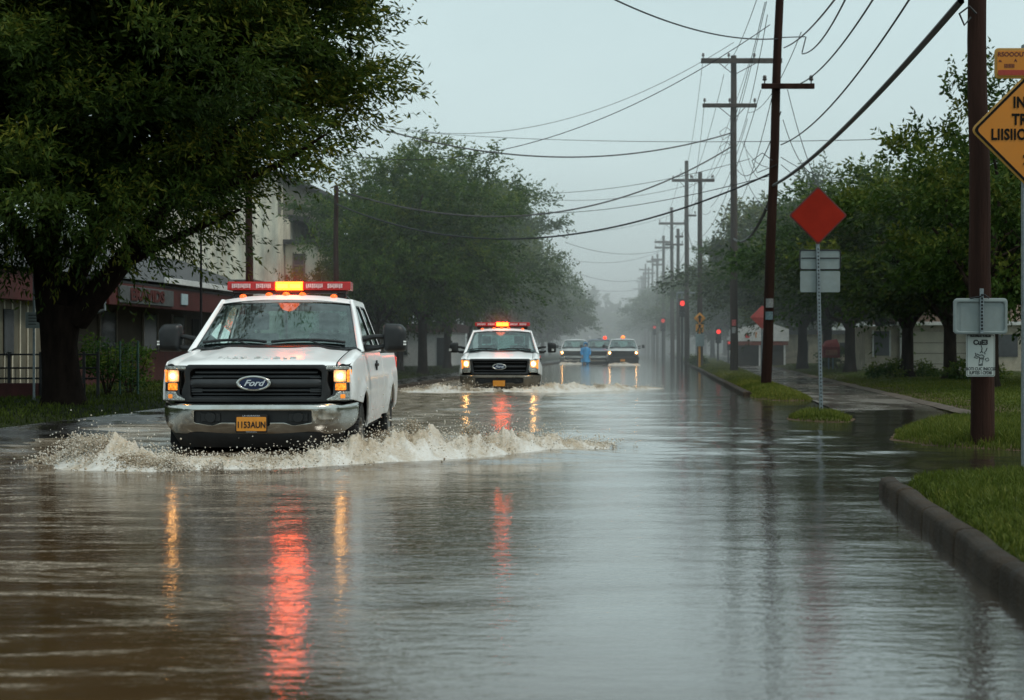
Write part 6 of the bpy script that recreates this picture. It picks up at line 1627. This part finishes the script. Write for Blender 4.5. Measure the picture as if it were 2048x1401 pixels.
def ridge_mesh(paths, label, seed, grow=1.0, step=.011, nu=70):
    """churned water body: a ragged frothy crest swept along each line"""
    V, Fc, T_ = [], [], []; base = 0
    for path in paths:
        p = np.array(path, float); seg = np.linalg.norm(np.diff(p[:, :2], axis=0), axis=1); c = np.concatenate([[0], np.cumsum(seg)])
        ns = int(c[-1] / step) + 3; s = np.linspace(0, c[-1], ns); q = np.stack([np.interp(s, c, p[:, k]) for k in range(4)], -1)
        k_ = max(1, int(.25 / step)); ker = np.ones(k_) / k_
        qs = np.stack([np.convolve(np.pad(q[:, k], k_, mode='edge'), ker, 'same')[k_:-k_] for k in range(2)], -1)
        d = np.gradient(qs, axis=0); d /= np.linalg.norm(d, axis=1, keepdims=True) + 1e-9; nr = np.stack([d[:, 1], -d[:, 0]], -1)
        u = np.linspace(-1.15, 1.15, nu)[None, :]; prof = np.exp(-np.abs(u * 1.75) ** 1.7)
        Xr = qs[:, 0:1] - nr[:, 0:1] * (u * q[:, 3:4] * 1.6); Yr = qs[:, 1:2] - nr[:, 1:2] * (u * q[:, 3:4] * 1.6)
        big = vn2(Xr * 2.3, Yr * 2.3, seed) * .6 + vn2(Xr * 5.1, Yr * 5.1, seed + 9) * .4
        fr = froth(Xr, Yr, seed)
        jag = vn2(Xr * 22, Yr * 5, seed + 4) * .6 + vn2(Xr * 46, Yr * 9, seed + 5) * .4
        Z = q[:, 2:3] * prof * (.30 + 1.0 * big) * (.45 + .85 * fr) * (.70 + .6 * jag * prof) * grow * 1.25
        Z += .018 * (fr - .35) * smooth(prof, .02, .25) - .016 * (1 - smooth(prof, .03, .22 + .25 * fr))
        idx = np.arange(ns * nu).reshape(ns, nu) + base; base += ns * nu
        V.append(np.stack([Xr, Yr, Z], -1).reshape(-1, 3)); Fc.append(np.stack([idx[:-1, :-1], idx[:-1, 1:], idx[1:, 1:], idx[1:, :-1]], -1).reshape(-1, 4))
        T_.append((.10 + .95 * fr - .30 * big * prof + .30 * (1 - prof) - .05).ravel())
    f = np.concatenate(Fc); me = np_mesh('bow_wave', np.concatenate(V), f.ravel(), np.full(len(f), 4), True); attr(me, 'tone', np.clip(np.concatenate(T_), 0, 1))
    return tag(link('bow_wave', me, M['foam']), label, 'splash', kind='stuff')
# first pickup: two arms of the bow wave (x, y, crest height, half width)
A1 = [(-2.55, 13.40, .05, .20), (-3.0, 13.42, .09, .26), (-3.3, 13.55, .17, .30), (-3.55, 13.8, .24, .32), (-3.78, 13.95, .23, .28), (-3.98, 14.05, .14, .22), (-4.16, 14.1, .06, .15), (-4.32, 14.12, .012, .08)]
A2 = [(-2.5, 13.40, .06, .20), (-2.0, 13.5, .08, .22), (-1.6, 13.75, .13, .26), (-1.3, 14.1, .21, .30), (-1.0, 14.5, .26, .30), (-.55, 15.0, .20, .28), (-.1, 15.5, .17, .26), (.35, 15.9, .14, .22), (.75, 16.2, .06, .16), (1.1, 16.5, .015, .10)]
A3 = [(-3.5, 14.3, .10, .35), (-3.0, 14.3, .05, .35), (-2.5, 14.3, .04, .35), (-1.9, 14.4, .05, .35), (-1.4, 14.8, .12, .35)]
ridge_mesh([A1, A2, A3], 'foaming brown bow wave pushed up by the nearest white pickup', 3)
splash([A1, A2], 120000, 'white and tan spray thrown off the bow wave of the nearest white pickup', 5)
splash([A3], 6000, 'dark churned spray under the nose of the nearest white pickup', 6)
# second pickup
B1 = [(-.35, 37.2, .06, .25), (-.9, 37.3, .14, .3), (-1.5, 37.7, .18, .35), (-2.1, 38.1, .10, .35), (-2.6, 38.5, .03, .25)]
B2 = [(-.3, 37.2, .06, .25), (.3, 37.4, .08, .3), (.9, 37.9, .16, .35), (1.6, 38.6, .15, .35), (2.4, 39.4, .10, .35), (3.1, 40.1, .07, .3), (3.8, 40.8, .015, .2)]
ridge_mesh([B1, B2], 'foaming bow wave pushed up by the second white pickup', 8, 1.0, .02, 40)
splash([B1, B2], 12000, 'pale spray thrown up by the second white pickup', 9, 1.7)
C1 = [(6.0, 97.2, .10, .3), (6.9, 97.0, .12, .3), (7.9, 97.2, .10, .3)]; C2 = [(3.2, 103.3, .12, .4), (4.1, 103.1, .10, .3), (5.1, 103.3, .08, .3)]
ridge_mesh([C1, C2], 'thin foam lines under the distant pickups', 11, 1.2, .04, 24)
# ------------------------------------------------------------------ the person in blue rainwear wading by the far pickups
px, py, D = 1171, 727, 97
X0 = (px - 1024) / F * D
Pn = empty('person', (X0, D, -.35), math.radians(8), 'person in a blue hooded raincoat wading between the distant pickups', 'person')
def skin(name, verts, edges, radii, mat, parent, root=0):
    me = bpy.data.meshes.new(name); me.from_pydata(verts, edges, []); o = link(name, me, mat, parent)
    o.modifiers.new('skin', 'SKIN'); 
    for i, rr in enumerate(radii): 
        sv = me.skin_vertices[0].data[i] if me.skin_vertices else None
        if sv: sv.radius = rr if isinstance(rr, tuple) else (rr, rr); sv.use_root = (i == root)
    s = o.modifiers.new('sub', 'SUBSURF'); s.levels = 1; s.render_levels = 1
    return o
def skinned(name, verts, edges, radii, mat, parent, root=0):
    me = bpy.data.meshes.new(name); me.from_pydata(verts, edges, []); o = link(name, me, mat, parent)
    bm = bmesh.new(); bm.from_mesh(me); lay = bm.verts.layers.skin.verify(); bm.verts.ensure_lookup_table()
    for i, rr in enumerate(radii):
        bm.verts[i][lay].radius = rr if isinstance(rr, tuple) else (rr, rr); bm.verts[i][lay].use_root = (i == root)
    bm.to_mesh(me); bm.free()
    o.modifiers.new('skin', 'SKIN'); s = o.modifiers.new('sub', 'SUBSURF'); s.levels = 1; s.render_levels = 2
    return o
M['rain_blue'] = simple('blue_raincoat', (.03, .33, .72), .35, var=.3, scale=6, bump=.3, bscale=12)
M['skin'] = simple('skin', (.42, .27, .19), .55, var=.1)
V_ = [(0, 0, .95), (0, .01, 1.15), (0, .01, 1.36), (0, 0, 1.48), (0, -.01, 1.62), (-.10, 0, .90), (-.12, -.05, .50), (-.12, .02, .08), (-.12, -.10, .04), (.10, 0, .90), (.12, .03, .50), (.12, .08, .08), (.12, -.04, .04),
      (-.19, 0, 1.40), (-.25, -.03, 1.14), (-.22, -.16, .94), (.19, 0, 1.40), (.25, -.02, 1.14), (.24, -.12, .92)]
E_ = [(0, 1), (1, 2), (2, 3), (3, 4), (0, 5), (5, 6), (6, 7), (7, 8), (0, 9), (9, 10), (10, 11), (11, 12), (2, 13), (13, 14), (14, 15), (2, 16), (16, 17), (17, 18)]
R_ = [(.15, .12), (.16, .12), (.16, .11), .06, (.095, .11), .10, .07, .05, .045, .10, .07, .05, .045, .07, .055, .04, .07, .055, .04]
skinned('body', V_, E_, R_, M['skin'], Pn)
# raincoat: flaring coat with sleeves and hood over the body
mb = MB(); rings = []
for z, rx, ry in ((.55, .30, .25), (.75, .27, .22), (.95, .235, .19), (1.15, .225, .18), (1.32, .235, .17), (1.42, .20, .15), (1.48, .11, .11)):
    rings.append([(rx * math.cos(a) * (1 + .05 * math.sin(5 * a + z * 7)), ry * math.sin(a) * (1 + .05 * math.sin(4 * a + z * 5)), z) for a in [2 * math.pi * i / 24 for i in range(24)]])
mb.loft(rings)
for s in (-1, 1): mb.tube([(s * .17, 0, 1.40), (s * .22, 0, 1.36), (s * .27, -.03, 1.14), (s * (.23), -.13, .97)], [.085, .085, .075, .065], 12, False)
co = mb.build('raincoat', M['rain_blue'], Pn, smooth=True, angle=70)
mb = MB(); rings = []
for y, rr, dz in ((-.10, .115, 0), (-.06, .135, .005), (0, .145, .0), (.07, .13, -.02), (.12, .08, -.05)):
    rings.append([(rr * math.cos(a), y, 1.62 + dz + rr * 1.15 * math.sin(a)) for a in [2 * math.pi * i / 16 for i in range(16)]])
mb.loft(rings); mb.build('hood', M['rain_blue'], co, smooth=True, angle=70)
for s in (-1, 1):
    mb = MB(); mb.tube([(s * .11, 0, .85), (s * .125, -.01, .5), (s * .12, .04, .1)], [.115, .09, .085], 12); mb.build('trouser_leg', M['rain_blue'], Pn, smooth=True)
    mb = MB(); mb.ball((s * .035, -.095, 1.645), .012, 8, 5); mb.build('eye', M['ink'], Pn)
    # hand: palm, four fingers and a thumb
    wx = s * .235; vs = [(wx, -.15, .94), (wx, -.17, .90), (wx, -.18, .86)]; es = [(0, 1), (1, 2)]; rs = [.022, (.018, .034), (.015, .034)]
    for k, (dx, ln) in enumerate(((-.026, .065), (-.009, .078), (.009, .073), (.026, .055))):
        b0 = len(vs); vs += [(wx + dx, -.185, .85), (wx + dx, -.19, .85 - ln * .5), (wx + dx * .95, -.18, .85 - ln)]; es += [(2, b0), (b0, b0 + 1), (b0 + 1, b0 + 2)]; rs += [.009, .009, .008]
    b0 = len(vs); vs += [(wx - s * .04, -.19, .885), (wx - s * .05, -.20, .855)]; es += [(1, b0), (b0, b0 + 1)]; rs += [.011, .009]
    skinned('hand', vs, es, rs, M['skin'], Pn)
mb = MB(); mb.add([(-.016, -.115, 1.60), (.016, -.115, 1.60), (0, -.145, 1.605), (0, -.105, 1.65)], [(0, 1, 2), (0, 2, 3), (2, 1, 3)]); mb.build('nose', M['skin'], Pn)
mb = MB(); mb.tube([(-.03, -.108, 1.565), (0, -.116, 1.562), (.03, -.108, 1.565)], .006, 5); mb.build('mouth', simple('lips', (.3, .12, .1), .5), Pn)

# added self-glowing red volumes that imitate the halo of the roof beacons
m, nt = newmat('halo_glow')
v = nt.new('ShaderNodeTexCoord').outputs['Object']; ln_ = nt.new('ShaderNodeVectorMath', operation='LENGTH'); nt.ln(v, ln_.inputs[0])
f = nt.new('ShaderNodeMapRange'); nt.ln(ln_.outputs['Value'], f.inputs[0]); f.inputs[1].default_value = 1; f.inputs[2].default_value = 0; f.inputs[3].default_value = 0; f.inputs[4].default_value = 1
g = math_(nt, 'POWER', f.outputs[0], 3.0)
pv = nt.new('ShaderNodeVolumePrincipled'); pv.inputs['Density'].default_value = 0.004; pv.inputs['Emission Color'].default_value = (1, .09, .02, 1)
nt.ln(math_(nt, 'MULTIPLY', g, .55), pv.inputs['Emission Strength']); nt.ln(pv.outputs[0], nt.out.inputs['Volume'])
M['halo_glow'] = m
for T_, lab in ((T1, 'self-glowing red halo added around the roof bar of the nearest white pickup'), (T2, 'self-glowing red halo added around the roof bar of the second white pickup')):
    mb = MB(); mb.ball((0, 0, 0), 1.0, 20, 12); o = mb.build('beacon_halo', m, None, smooth=True, loc=T_.location + Vector((-.0, 2.45, 2.14)))
    o.scale = (.85, .45, .55); tag(o, lab, 'mist', kind='stuff')  # the mist category holds the added self-glowing beacon halo
